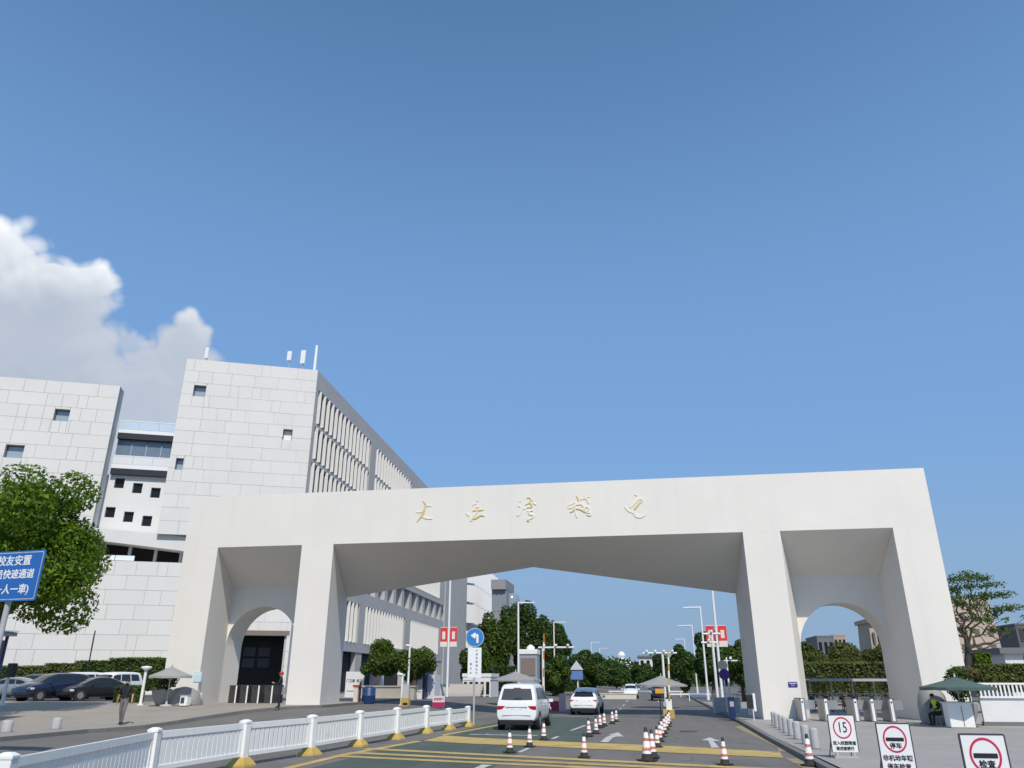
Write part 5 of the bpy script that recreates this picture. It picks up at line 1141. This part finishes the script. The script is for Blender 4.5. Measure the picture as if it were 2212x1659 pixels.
# sparse branching tree, far right
def sparse_tree():
    r = random.Random(5); Y = 52; b0 = at(2097, 1500, Y); t = thing('bare_tree', 'sparse tree with bare forked branches right of the gate', 'tree', (b0.x, Y, .1)); o_ = Vector((b0.x, Y, .1))
    def w(u, v, dy=0): p = at(u, v, Y + dy); return p - o_
    MB().tube([w(2097, 1505), w(2094, 1470), w(2090, 1440), w(2092, 1405), w(2088, 1378)], [.30, .26, .22, .19, .15], 9).build('trunk', mat('dark_bark', (.045, .045, .05), .9, noise=.3, scale=5), t)
    tips = []
    for (u0, v0, u1, v1, dy) in ((2092, 1405, 2150, 1330, 1), (2088, 1385, 2052, 1320, -1), (2090, 1390, 2098, 1290, 0), (2092, 1400, 2175, 1370, 2), (2089, 1380, 2062, 1270, 1.5), (2090, 1395, 2128, 1282, -1.5), (2093, 1420, 2140, 1395, -1), (2088, 1380, 2040, 1355, 1)):
        a, b_ = w(u0, v0), w(u1, v1, dy); pts = branch_pts(a, b_, .09, r, 6); MB().tube(pts, [.09 - .011 * k for k in range(7)], 6).build('limb', BARK, t); tips.append(b_)
        for q in range(6):
            s = pts[r.randint(2, 6)]; e_ = s + Vector((r.uniform(-1.6, 1.8), r.uniform(-1.2, 1.2), r.uniform(-.3, 1.5))); MB().tube(branch_pts(s, e_, .12, r, 4), [.035 - .006 * k for k in range(5)], 5).build('twig', BARK, t); tips.append(e_)
    top = [Vector(w(u, v, dy)) for (u, v, dy) in ((2060, 1252, 0), (2085, 1242, 1), (2112, 1248, -1), (2138, 1264, 0), (2162, 1284, 1), (2090, 1268, 0), (2045, 1272, 0), (2122, 1288, 1), (2180, 1312, 0), (2070, 1290, -1), (2150, 1318, 1), (2105, 1310, 0))]
    leaves('crown', [(p.x, p.y, p.z, .95, .8, .26) for p in top] + [(p.x, p.y, p.z, .32, .32, .2) for p in tips if p.z > 4.5], 4200, .085, LEAFM, t, 9, shell=.05)
sparse_tree()
# hedges
def hedge(label, boxes, n, size, seed, m=HEDGEL, name='hedge'):
    x0 = sum(b_[0] for b_ in boxes) / len(boxes); y0 = sum(b_[1] for b_ in boxes) / len(boxes); t = thing(name, label, 'hedge', (x0, y0, 0))
    L_ = [(b_[0] - x0, b_[1] - y0, b_[2], b_[3], b_[4], b_[5]) for b_ in boxes]
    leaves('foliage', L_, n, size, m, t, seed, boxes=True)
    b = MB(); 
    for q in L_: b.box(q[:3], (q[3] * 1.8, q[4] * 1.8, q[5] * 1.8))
    b.build('inner_shade', CORE, t)  # dark boxes stand in for the shaded inside of the hedge
def pbox(u0, u1, v0, v1, Y, d=.8, z0=None):
    a, b_ = at(u0, v0, Y), at(u1, v1, Y); zl_ = b_.z if z0 is None else z0; zt = at((u0 + u1) / 2, v0, Y).z; return ((a.x + b_.x) / 2, Y, (zt + zl_) / 2, abs(b_.x - a.x) / 2, d, (zt - zl_) / 2)
hedge('low clipped hedge behind the parked cars at the left', [pbox(-60, 110, 1440, 1475, 61.6), pbox(110, 180, 1434, 1478, 61.8)], 9000, .12, 3)
hedge('tall dark hedge below the stone wall left of the gate', [pbox(178, 255, 1428, 1480, 62.2, 1.0), pbox(255, 348, 1422, 1490, 62.4, 1.2)], 10000, .12, 4, LEAFM)
hedge('small green shrub bed beside the white lamp pole at the left', [pbox(262, 298, 1482, 1518, 45, .5)], 2500, .10, 5, LEAFM)
hedge('clipped hedge behind the white railing at the right edge', [pbox(2096, 2260, 1436, 1492, 52.5, 1.0)], 9000, .10, 6, HEDGEL)
hedge('small round bush by the white house at the right edge', [pbox(2095, 2130, 1412, 1436, 58, .9)], 2500, .11, 7, LEAFB)
hedge('low hedge under the roadside trees behind the grey sunshade', [pbox(1060, 1140, 1440, 1490, 88, 1.2), pbox(1180, 1250, 1462, 1492, 108, 1.2)], 7000, .17, 43, LEAFD)
# far belt of trees closing the view
r = random.Random(2); cl = []
for k in range(150):
    x = -150 + 3.2 * k + r.uniform(-1, 1)
    if -22 < x < 9 and r.random() < .3: continue
    cl.append((x, r.uniform(228, 262), r.uniform(2, 5), r.uniform(4, 7), 4, r.uniform(3, 6.0)))
belt = leaves('far_tree_belt', cl, 26000, .75, LEAFD, None, 77); belt['kind'] = 'stuff'; belt['label'] = 'distant belt of trees along the horizon'; 
r = random.Random(4); cl = [(62 + 2.5 * k, 95 + r.uniform(-4, 4), r.uniform(1, 2.6), 2.6, 2.5, r.uniform(2, 3.4)) for k in range(30)] + [(14 + 2.3 * k, 108 + r.uniform(-3, 3), r.uniform(1, 2.4), 2.4, 2.5, r.uniform(2, 3)) for k in range(24)]
belt = leaves('far_shrub_belt', cl, 16000, .3, HEDGEL, None, 78); belt['kind'] = 'stuff'; belt['label'] = 'belt of shrubs behind the right half of the gate'

# ================================================================== SMALL BUILDINGS AND FAR BUILDINGS
WALLW = mat('white_wall', (0.72, 0.72, 0.71), 0.7, noise=0.04, scale=0.8); ROOFD = mat('grey_roof', (0.16, 0.165, 0.175), 0.7); TAN = mat('tan_stone', (0.48, 0.40, 0.31), 0.8, noise=0.08, scale=.25); PINK = mat('pink_render', (0.46, 0.32, 0.27), 0.8)
def house(name, label, u0, u1, v0, Y, depth, m, rows=2, cols=4, roof=None, cat='building', grp=None, z0=0.0, wm=DGLASS, win=True):
    a, b_ = at(u0, v0, Y), at(u1, v0, Y); w = abs(b_.x - a.x); h = (a.z + b_.z) / 2 - z0; t = thing(name, label, cat, ((a.x + b_.x) / 2, Y, z0), 0, grp)
    MB().box((0, depth / 2, h / 2), (w, depth, h)).build('wall', m, t)
    if roof: MB().box((0, depth / 2, h + .25), (w + .9, depth + .9, .5)).build('roof', roof, t)
    else: MB().box((0, depth / 2, h + .15), (w + .12, depth + .12, .3)).build('parapet', m, t)
    if win:
        cw, rh = w / cols, h / rows
        for i in range(cols):
            for j in range(rows):
                x, z = -w / 2 + cw * (i + .5), rh * (j + .55); q = MB().box((x, -.02, z), (cw * .55, .08, rh * .5)).build('window', wm, t)
                MB().box((x, -.05, z - rh * .27), (cw * .62, .16, .08)).build('sill', m, q)
    return t, w, h
t, w, h = house('domed_building', 'far white building with a small dome', 1304, 1362, 1425, 300, 14, WALLW, 1, 6)
x = at(1342, 1425, 300).x - t.location.x
MB().lathe([(1.2, h), (1.2, h + 1.4), (1.5, h + 1.5), (1.45, h + 1.7), (1.2, h + 2.4), (.7, h + 2.9), (.15, h + 3.1)], (x, 5, 0), n=18).build('dome', WALLW, t)
house('far_house', 'white far house with a grey flat roof behind the central gantry', 1380, 1432, 1420, 225, 12, WALLW, 2, 4, ROOFD)
house('far_house', 'low white far building under the domed one', 1318, 1372, 1437, 255, 9, WALLW, 1, 7)
house('far_house', 'low white house behind the hedge at the right edge', 2168, 2208, 1412, 78, 7, WALLW, 1, 3, ROOFD)
house('pink_building', 'pink block seen through the right arch', 1800, 1826, 1374, 190, 12, PINK, 3, 3)
house('far_house', 'grey block left of the pink one in the right arch', 1764, 1799, 1376, 180, 12, mat('grey_render', (.16, .17, .19), .7), 2, 3)
house('dark_block', 'dark boxy building at the right picture edge', 2192, 2290, 1350, 150, 30, mat('dark_cladding', (.12, .115, .125), .6), 3, 4, wm=mat('dim_window', (.06, .06, .07), .2))
# tapered beige tower with a slanting top, right
a, b_, c_, d_ = at(2045, 1296, 140), at(2140, 1292, 140), at(2168, 1440, 140), at(2040, 1440, 140)
t = thing('beige_tower', 'tapered beige stone tower behind the sparse tree, right of the gate', 'tower', ((c_.x + d_.x) / 2, 140, 0)); ox = t.location.x
zz = [a.z, b_.z]
P = [(d_.x - ox - 1, 0, 0), (c_.x - ox + .6, 0, 0), (b_.x - ox, 1.0, zz[1] + .5), (a.x - ox, 1.0, zz[0]), (d_.x - ox - 1, 14, 0), (c_.x - ox + .6, 14, 0), (b_.x - ox, 12, zz[1] + .5), (a.x - ox, 12, zz[0])]
MB().add(P, [(0, 1, 2, 3), (5, 4, 7, 6), (1, 5, 6, 2), (4, 0, 3, 7), (3, 2, 6, 7)]).build('shaft', TAN, t)
for k in range(4):
    for j in range(5):
        f = (j + .8) / 6; xl, xr = P[0][0] + (P[3][0] - P[0][0]) * f, P[1][0] + (P[2][0] - P[1][0]) * f
        MB().box((xl + (xr - xl) * (k + .5) / 4, f * 1.0 - .02, zz[0] * f), (.8, .12, 1.3)).build('window', mat('tower_window', (.16, .14, .12), .3), t)
# second tan tower through the right arch
a, b_ = at(1872, 1345, 130), at(1935, 1440, 130); t = thing('beige_tower', 'beige tower top seen inside the right arch', 'tower', ((a.x + b_.x) / 2, 130, 0)); w = b_.x - a.x
MB().add([(-w / 2, 0, 0), (w / 2, 0, 0), (w * .42, .4, a.z), (-w * .38, .4, a.z), (-w / 2, 8, 0), (w / 2, 8, 0), (w * .42, 7, a.z), (-w * .38, 7, a.z)], [(0, 1, 2, 3), (5, 4, 7, 6), (1, 5, 6, 2), (4, 0, 3, 7), (3, 2, 6, 7)]).build('shaft', TAN, t)
MB().box((0, 3.7, a.z + .3), (w * .95, 8, .6)).build('cornice', TAN, t)
for k in range(3): MB().box((-w * .25 + w * .25 * k, .2, a.z * .78), (w * .1, .5, 1.6)).build('window', mat('tower_window', (.16, .14, .12), .3), t)
# grey stepped tower left of the road
a = at(1061, 1252, 175); b_ = at(1092, 1252, 175); t = thing('stepped_tower', 'grey stepped glass tower above the roadside trees', 'tower', (a.x, 175, 0)); w = b_.x - a.x; zt = a.z; GT = mat('tower_grey', (.27, .27, .28), .6)
MB().box((w / 2, 6, zt - 1.1), (w * 1.02, 12, 2.2)).build('roof_block', GT, t)
MB().box((w / 2, 6.5, (zt - 2.2) / 2), (w, 11, zt - 2.2)).build('shaft', GT, t)
for k in range(3): MB().box((w * (.2 + .3 * k), .96, zt - 5.0), (w * .2, .12, 4.2)).build('window', mat('tower_glass', (.22, .28, .33), .1), t)
MB().lathe([(w * .62, 0), (w * .62, zt - 4), (w * .5, zt - 3), (w * .4, zt - 2.6)], (w * 1.05, 7, 0), n=20).build('round_bay', mat('tower_glass', (.22, .28, .33), .1), t)
MB().lathe([(w * .66, 0), (w * .66, zt - 9), (w * .5, zt - 7.6), (w * .2, zt - 7)], (w * 1.5, 6, 0), n=20).build('round_bay', GT, t)
# gatehouses inside the left opening
def booth(label, u0, u1, v0, Y, name='gatehouse', strip_=NAVY, txt=None):
    a, b_ = at(u0, v0, Y), at(u1, v0, Y); w = b_.x - a.x; gz = zg(a.x, Y); h = a.z - gz; t = thing(name, label, 'booth', ((a.x + b_.x) / 2, Y, gz), 0, 'white booths left of the road')
    MB().box((0, 1.2, h / 2), (w, 2.4, h)).build('wall', WALLW, t, bevel=.02)
    MB().box((w / 2 + .09, 1.2, h / 2 + .06), (.18, 2.46, h + .12)).build('blue_fin', strip_, t)
    MB().box((w / 2 + .5, 1.5, h * .47), (.62, 1.8, h * .92)).build('side_cabinet', mat('pale_blue_wall', (.62, .65, .70), .6), t, bevel=.02)
    MB().box((0, -.01, h * .30), (w * .8, .05, .05)).build('ledge', GMET, t)
    if txt:
        for k, s in enumerate(txt): text('lettering', s, .24, SBLK, t, T(-w * .22 + w * .46 * k, -.02, h * .66) @ FRONT)
booth('white gatehouse with dark lettering beside the left inner pillar', 748, 788, 1451, 61, txt=('门卫室', '保卫'))
booth('white gatehouse with blue corner fin beside the yellow cabinet', 890, 914, 1454, 61, txt=('登记',))
house('low_building', 'low white building with dark doorways behind the turn left sign', 1000, 1060, 1462, 74, 4, WALLW, 1, 5, cat='building')
t = thing('booth_on_stand', 'tall booth with a brown window above the grey sunshade', 'booth', on(at(1141, 1460, 72).x, 72)); x0, x1 = at(1122, 1430, 72).x - t.location.x, at(1160, 1430, 72).x - t.location.x; zt, zb = at(1141, 1418, 72).z, at(1141, 1472, 72).z
MB().box((0, 1, (zt + .2) / 2), (x1 - x0, 2, zt + .2)).build('wall', mat('booth_grey', (.30, .33, .40), .5), t, bevel=.04)
MB().box((0, 1, zt + .3), ((x1 - x0) * 1.06, 2.2, .42)).build('roof', WPLA, t, bevel=.04); MB().box((0, -.02, zt - 1.0), ((x1 - x0) * .82, .06, 1.5)).build('window', mat('brown_blind', (.22, .17, .14), .5), t); MB().lathe([(.4, zt + .5), (.36, zt + .75), (.1, zt + .95)], (.1, 1, 0), n=14).build('beacon', WPLA, t)
# raised boom barriers
def boom(label, base, h, m2, arm_len, cab=WPLA, rz=0):
    t = thing('boom_barrier', label, 'barrier', on(*base), rz, 'boom barriers'); 
    MB().box((0, 0, .5), (.32, .32, 1.0)).build('cabinet', cab, t, bevel=.03); MB().box((0, 0, 1.03), (.36, .36, .06)).build('lid', DMET, t)
    n = 7
    for k in range(n): MB().box((.05 + .02 * k, -.2, .95 + arm_len * (k + .5) / n), (.09, .05, arm_len / n), mi=0).build('arm_band', m2 if k % 2 == 0 else WPLA, t)
    return t
ORG = mat('orange_red', (.62, .16, .04), .5)
p = at(1173, 1520, 58); boom('raised orange striped barrier beside the white van', (p.x, 58), 0, ORG, 4.2)
p = at(1446, 1535, 46); t = boom('white barrier machine with yellow base on the central island', (p.x, 46), 0, YPL, 2.6)
MB().box((-.05, -.3, .22), (.62, .5, .44)).build('yellow_base', YPL, t, bevel=.03)
t = thing('warning_lamp', 'orange warning lamp box on a post by the central barrier', 'lamp', on(at(1427, 1530, 45).x, 45)); zc = at(1427, 1493, 45).z
MB().cyl((0, 0, 0), (0, 0, zc), .03).build('post', BLKP, t); MB().box((0, 0, zc), (.46, .14, .24)).build('lamp_box', mat('amber', (.75, .36, .04), .4), t, bevel=.02); MB().box((0, 0, zc - .16), (.5, .2, .07)).build('tray', BLKP, t)
# barrier machine, glass booth and reader at the right
p = at(1590, 1545, 44); t = thing('ticket_machine', 'dark blue ticket machine left of the right inner pillar', 'machine', on(p.x - .2, 43.8)); MB().box((0, 0, .55), (.3, .4, 1.1)).build('cabinet', NAVY, t, bevel=.03); MB().box((0, -.21, .8), (.2, .02, .25)).build('screen', GMET, t); MB().box((0, 0, 1.12), (.34, .46, .05)).build('cap', DMET, t)
p = at(1628, 1545, 41.6); t = thing('card_reader', 'small white and black card reader post at the right inner pillar', 'machine', on(p.x, 41.6)); zc = at(1628, 1518, 41.6).z
MB().cyl((0, 0, 0), (0, 0, zc), .025).build('post', WMET, t); MB().box((-.12, 0, zc + .05), (.30, .12, .62)).build('screen', BLKP, t, bevel=.02); MB().box((.10, 0, zc + .02), (.12, .16, .82)).build('housing', WPLA, t, bevel=.02)
t = thing('glass_barrier', 'low frosted glass barrier beyond the right inner pillar', 'barrier', on(at(1560, 1530, 52).x, 52)); MB().box((.3, 0, .5), (1.7, .08, .9)).build('pane', mat('frosted', (.42, .44, .46), .3), t)
for x in (-.5, .3, 1.1): MB().box((x, 0, .5), (.06, .12, 1.0)).build('post', WMET, t)
# pointed blue sign, traffic board, yellow cabinet, barrels
p = at(1247, 1496, 100); t = thing('pointed_sign', 'blue sign box with a pointed grey roof on a pole', 'sign', on(p.x, 100)); za, zb, zc = at(1243, 1468, 100).z, at(1243, 1449, 100).z, at(1243, 1427, 100).z
MB().box((0, 0, (za + zb) / 2), (1.5, .5, zb - za)).build('box', mat('pale_sign_blue', (.12, .22, .50), .5), t); MB().add([(-.85, -.35, zb + .1), (.85, -.35, zb + .1), (.85, .35, zb + .1), (-.85, .35, zb + .1), (0, 0, zc)], [(0, 1, 4), (1, 2, 4), (2, 3, 4), (3, 0, 4), (3, 2, 1, 0)]).build('roof', GMET, t); MB().cyl((.1, 0, 0), (.1, 0, za + .3), .08).build('pole', WMET, t)
p = at(947, 1530, 49); t = thing('notice_board', 'white and crimson notice board behind the fence', 'sign', on(p.x, 49)); zt, zb = at(947, 1503, 49).z - zg(p.x, 49), at(947, 1527, 49).z - zg(p.x, 49)
MB().box((0, 0, (zt + zb) / 2), (.78, .04, zt - zb)).build('board', mat('pale_pink', (.72, .62, .64), .6), t); MB().box((0, -.025, zb + .14), (.78, .02, .26)).build('crimson_band', CRIM, t); text('lettering', '减速慢行', .16, CRIM, t, T(0, -.03, zt - .2) @ FRONT)
for sx in (-.33, .33): MB().cyl((sx, .03, 0), (sx, .03, zt), .02).build('leg', GMET, t)
p = at(875, 1537, 48); t = thing('marker_cabinet', 'tapered grey cabinet with a yellow foot behind the fence', 'cabinet', on(p.x, 48)); zt = at(875, 1478, 48).z - zg(p.x, 48)
MB().add([(-.22, -.15, .5), (.22, -.15, .5), (.22, .15, .5), (-.22, .15, .5), (-.14, -.12, zt), (.2, -.12, zt), (.2, .12, zt), (-.14, .12, zt)], [(0, 1, 5, 4), (1, 2, 6, 5), (2, 3, 7, 6), (3, 0, 4, 7), (4, 5, 6, 7)]).build('body', mat('pale_grey_metal', (.45, .46, .47), .5), t); MB().box((0, 0, .25), (.5, .4, .5)).build('yellow_foot', YPL, t, bevel=.02); MB().box((.04, -.205, .14), (.3, .012, .14)).build('dark_plate', SBLK, t)
p = at(795, 1524, 49); t = thing('blue_barrel', 'dark blue plastic barrel beside the left inner pillar', 'barrel', on(p.x, 49)); MB().lathe([(.36, 0), (.42, .08), (.42, .45), (.44, .48), (.42, .51), (.42, .9), (.36, .98), (.3, 1.0)], n=20).build('drum', mat('barrel_blue', (.015, .05, .16), .4), t); MB().lathe([(.28, .995), (.28, 1.03), (.1, 1.035)], n=16).build('lid', NAVY, t)
p = at(768, 1522, 48.6); t = thing('hydrant_post', 'cream post with a red cap beside the left inner pillar', 'post', on(p.x, 48.6)); MB().box((0, 0, .5), (.28, .28, 1.0)).build('post', mat('cream', (.62, .55, .46), .6), t, bevel=.02); MB().box((0, 0, 1.06), (.42, .36, .12)).build('cap', mat('dull_red', (.40, .06, .05), .5), t, bevel=.02); MB().cyl((.26, -.05, 0), (.26, -.05, 1.25), .06).build('pipe', BLKP, t)
p = at(842, 1512, 60); t = thing('planter_wall', 'low beige stone planter wall under the clipped trees', 'wall', on(p.x, 59)); MB().box((0, 0, .45), (4.6, .5, .9)).build('wall', mat('beige_stone', (.42, .38, .33), .8, noise=.1, scale=1), t); MB().box((0, 0, .95), (4.75, .65, .1)).build('coping', mat('beige_stone', (.42, .38, .33), .8), t)
p = at(985, 1500, 72); t = thing('stone_steps', 'pale stone steps before the white fenced terrace', 'steps', on(p.x, 72))
for k in range(4): MB().box((0, .4 * k, .13 + .26 * k), (4.6, .5, .26)).build('step', mat('step_stone', (.50, .46, .42), .8), t)
p = at(1215, 1530, 55); t = thing('water_barrier', 'small pink and crimson water barrier left of the white hatchback', 'barrier', on(at(1207, 1530, 54).x, 54)); MB().box((-.45, 0, .35), (.9, .35, .6)).build('crimson_block', CRIM, t, bevel=.04); MB().box((.25, 0, .55), (.42, .35, 1.1)).build('pink_block', mat('pale_rose', (.66, .45, .50), .5), t, bevel=.04)
t = thing('median_barrier', 'low cream wall beside the white hatchback beyond the gate', 'wall', on(at(1330, 1500, 88).x, 88)); MB().box((0, 0, .25), (4.4, .4, .5)).build('wall', mat('cream_wall', (.66, .60, .50), .7), t, bevel=.03); MB().box((0, 0, .54), (4.5, .5, .08)).build('coping', mat('cream_wall', (.66, .60, .50), .7), t)
# far end of the road: white rails
for (u, v, Y, wd, lab) in ((1515, 1507, 82, 7.5, 'long white and blue rail lying across the road right of the central barrier'), (1395, 1504, 100, 9.0, 'low white rail across the far road')):
    p = at(u, v, Y); t = thing('road_rail', lab, 'barrier', on(p.x, Y)); MB().box((0, 0, .62), (wd, .08, .14)).build('rail', WPLA, t)
    MB().box((-.3, -.045, .62), (1.6, .02, .1)).build('blue_band', mat('sky_band', (.2, .42, .7), .5), t)
    for k in range(4): MB().box((-wd / 2 + .3 + (wd - .6) * k / 3, 0, .3), (.08, .08, .6)).build('post', WPLA, t)

# ================================================================== PLANTERS AND RIGHT RAILING
STN = mat('planter_stone', (.30, .29, .28), .8, noise=.12, scale=3)
def planter(label, loc, r, h, plant=None, seed=1):
    t = thing('planter', label, 'planter', loc); MB().lathe([(r * .55, 0), (r * .62, .08), (r * .9, h * .55), (r, h * .9), (r * 1.02, h), (r * .9, h), (r * .86, h * .9)], n=22).build('bowl', STN, t)
    MB().lathe([(r * .88, h * .86), (r * .4, h * .92), (.02, h * .94)], n=16).build('soil', mat('soil', (.05, .04, .03), .9), t)
    if plant:
        leaves('foliage', [(0, 0, h + plant * .5, r * .8, r * .8, plant * .5)], 900, .09, LEAFD, t, seed, shell=.2)
        rr = random.Random(seed)
        for k in range(6): MB().tube(branch_pts((0, 0, h * .8), (rr.uniform(-.5, .5) * r, rr.uniform(-.5, .5) * r, h + plant * rr.uniform(.4, .8)), .1, rr, 3), .018, 5).build('stem', BARK, t)
p = at(352, 1531, 40.6); planter('round stone planter under the left grey sunshade', on(p.x, 40.6, .13), .7, .8, 1.1, 3)
p = at(398, 1531, 40.2); t = thing('utility_box', 'small white box by the left outer pillar', 'box', on(p.x, 40.2, .13)); MB().box((0, 0, .28), (.42, .4, .5)).build('case', WPLA, t, bevel=.03); MB().box((-.05, -.205, .3), (.2, .012, .3)).build('hatch', DMET, t); MB().box((0, 0, .54), (.46, .44, .03)).build('lid', GMET, t)
p = at(396, 1531, 41.3); t = thing('stone_mound', 'smooth grey stone mound at the foot of the left outer pillar', 'stone', on(p.x - .1, 41.3, .12)); MB().lathe([(1.0, 0), (.98, .25), (.8, .62), (.5, .85), (.1, .95)], n=20).build('stone', STN, t); MB().lathe([(1.06, 0), (1.06, .05), (1.0, .06)], n=20).build('plinth', KERB, t)
p = at(2030, 1566, 39.2); b0 = thing('stone_dome', 'large rounded grey stone behind the seated person', 'stone', (p.x - .1, 39.3, .12)); MB().lathe([(.56, 0), (.62, .3), (.62, .8), (.55, 1.2), (.38, 1.5), (.15, 1.63), (.02, 1.65)], n=22).build('stone', STN, b0); MB().lathe([(.66, 0), (.66, .06), (.6, .065)], n=22).build('plinth', KERB, b0)
p = at(2085, 1566, 38.6); planter('stone planter with dark shrub under the green sunshade', (p.x + .1, 38.8, .12), .62, .95, 1.5, 12)
p = at(2075, 1574, 36.6); t = thing('white_counter', 'white counter box under the green sunshade', 'counter', (p.x + .1, 36.8, .12)); MB().box((0, 0, .48), (.95, .6, .92)).build('case', WPLA, t, bevel=.03); MB().box((0, 0, .96), (1.05, .7, .05)).build('top', WMET, t); MB().box((.05, -.305, .45), (.02, .012, .8)).build('seam', DMET, t)
p = at(2082, 1453, 39.5); tp = thing('topiary', 'small olive clipped bush above the green sunshade', 'bush', (p.x, 39.5, .12)); zc = p.z - .12
leaves('foliage', [(0, 0, zc, .62, .55, .26)], 2600, .06, leaf_mat('olive_leaf', (.07, .07, .02), (.20, .18, .07)), tp, 31, shell=.5); MB().tube([(0, 0, 0), (.03, 0, zc * .5), (0, 0, zc)], [.05, .04, .03], 8).build('stem', BARK, tp)
# bicycles and their shelter behind the right arch
def bicycle(label, x, y, rz, m, grp='bicycles parked behind the right arch'):
    t = thing('bicycle', label, 'bicycle', (x, y, .12), rz, grp)
    for (yy) in (-.52, .52):
        n = 20; w = MB(); w.tube([(0, yy + .32 * math.cos(2 * math.pi * k / n), .34 + .32 * math.sin(2 * math.pi * k / n)) for k in range(n + 1)], .022, 6); wo = w.build('wheel', RUB, t)
        sp = MB()
        for k in range(8): sp.cyl((0, yy, .34), (0, yy + .31 * math.cos(k * math.pi / 4), .34 + .31 * math.sin(k * math.pi / 4)), .005, n=4)
        sp.build('spokes', RIM, wo)
    f = MB(); A, B, Cc, D_, E_ = (0, -.52, .34), (0, -.18, .82), (0, .36, .86), (0, -.05, .34), (0, .52, .34)
    for a, b_ in ((A, B), (A, D_), (D_, B), (D_, Cc), (B, Cc), (Cc, E_)): f.cyl(a, b_, .018, n=6)
    f.build('frame', m, t); MB().box((0, -.2, .90), (.15, .26, .05)).build('saddle', BLKP, t, bevel=.02); MB().cyl((-.28, .33, 1.0), (.28, .33, 1.0), .014, n=6).cyl((0, .36, .86), (0, .33, 1.0), .015, n=6).build('handlebar', DMET, t)
    MB().box((0, .62, .78), (.3, .24, .2)).build('basket', DMET, t); MB().cyl((-.1, -.05, .34), (.1, -.05, .34), .06, n=10).build('crank', DMET, t)
bc = [mat('bike_teal', (.05, .25, .25), .4), mat('bike_black', (.02, .02, .02), .4), mat('bike_orange', (.5, .2, .05), .4), mat('bike_white', (.6, .6, .6), .4), mat('bike_black', (.02, .02, .02), .4), mat('bike_teal', (.05, .25, .25), .4)]
for k, (u, lab) in enumerate(((1765, 'teal bicycle nearest the right inner pillar, behind the turnstiles'), (1795, 'black bicycle second from the right inner pillar'), (1826, 'orange bicycle in the middle of the right arch'), (1856, 'white bicycle in the right arch'), (1886, 'black bicycle second from the right outer pillar'), (1914, 'teal bicycle nearest the right outer pillar'))):
    p = at(u, 1530, 53); bicycle(lab, p.x, 53 + .3 * (k % 2), R(12 - 7 * k), bc[k])
a, b_ = at(1742, 1468, 55), at(1950, 1468, 55); t = thing('bicycle_shelter', 'grey flat roofed bicycle shelter seen through the right arch', 'shelter', ((a.x + b_.x) / 2, 55, .12)); wd = b_.x - a.x; zt = a.z - .12
MB().box((0, 0, zt), (wd, 2.2, .10)).build('roof', WMET, t); MB().box((0, -1.12, zt - .02), (wd + .06, .05, .16)).build('fascia', GMET, t)
for k in range(5): MB().cyl((-wd / 2 + .3 + (wd - .6) * k / 4, .7, 0), (-wd / 2 + .3 + (wd - .6) * k / 4, .7, zt), .05).build('post', GMET, t)
for z in (.5, 1.0): MB().box((0, 1.0, z), (wd, .04, .05)).build('back_rail', GMET, t)
hedge('long clipped hedge behind the bicycle shelter in the right arch', [pbox(1725, 1955, 1432, 1490, 66, 1.2)], 9000, .13, 41, HEDGEL)
# white railing on a white wall, right edge
a, b_ = at(2128, 1560, 38.5), at(2300, 1560, 38.5); ra = thing('white_railing', 'white picket railing at the right picture edge', 'railing', (a.x, 38.5, .12)); L_ = b_.x - a.x; zt, zb = at(2170, 1477, 38.5).z - .12, at(2170, 1506, 38.5).z - .12
for z in (zt, zb): MB().box((L_ / 2, 0, z), (L_, .07, .08)).build('rail', WPLA, ra)
MB().box((L_ / 2, .12, zb * .5), (L_, .14, zb - .05)).build('wall', mat('white_plinth', (.74, .74, .74), .7, noise=.05, scale=1), ra); MB().box((L_ / 2, .12, .08), (L_ + .1, .24, .16)).build('plinth', KERB, ra)
n = int(L_ / .16)
for k in range(n): o = link('picket', PICK, ra); o.location = (L_ * (k + .5) / n, 0, (zt + zb) / 2); o.scale = (.07, .03, zt - zb)
# glazed canopy at the extreme left
a = at(-6, 1388, 30); t = thing('glazed_shelter', 'corner of a glazed shelter with white trim at the left picture edge', 'shelter', on(a.x - 2.35, 30, .1)); z1 = at(10, 1358, 30).z - .1; zz = at(10, 1378, 30).z - .1
MB().box((.15, .8, z1), (3.0, 2.2, .08)).build('roof', WPLA, t, bevel=.02); MB().box((.15, .8, z1 - .14), (2.9, 2.1, .16)).build('roof_glass', mat('shelter_glass', (.10, .16, .20), .1), t)
for (x, y) in ((1.15, -.2), (-1.0, -.2), (1.15, 1.8), (-1.0, 1.8)): MB().box((x, y, z1 / 2), (.1, .1, z1)).build('post', NAVY, t)
MB().box((1.15, .8, z1 * .55), (.03, 1.8, z1 * .7)).build('pane', mat('navy_glass', (.01, .025, .06), .08), t)
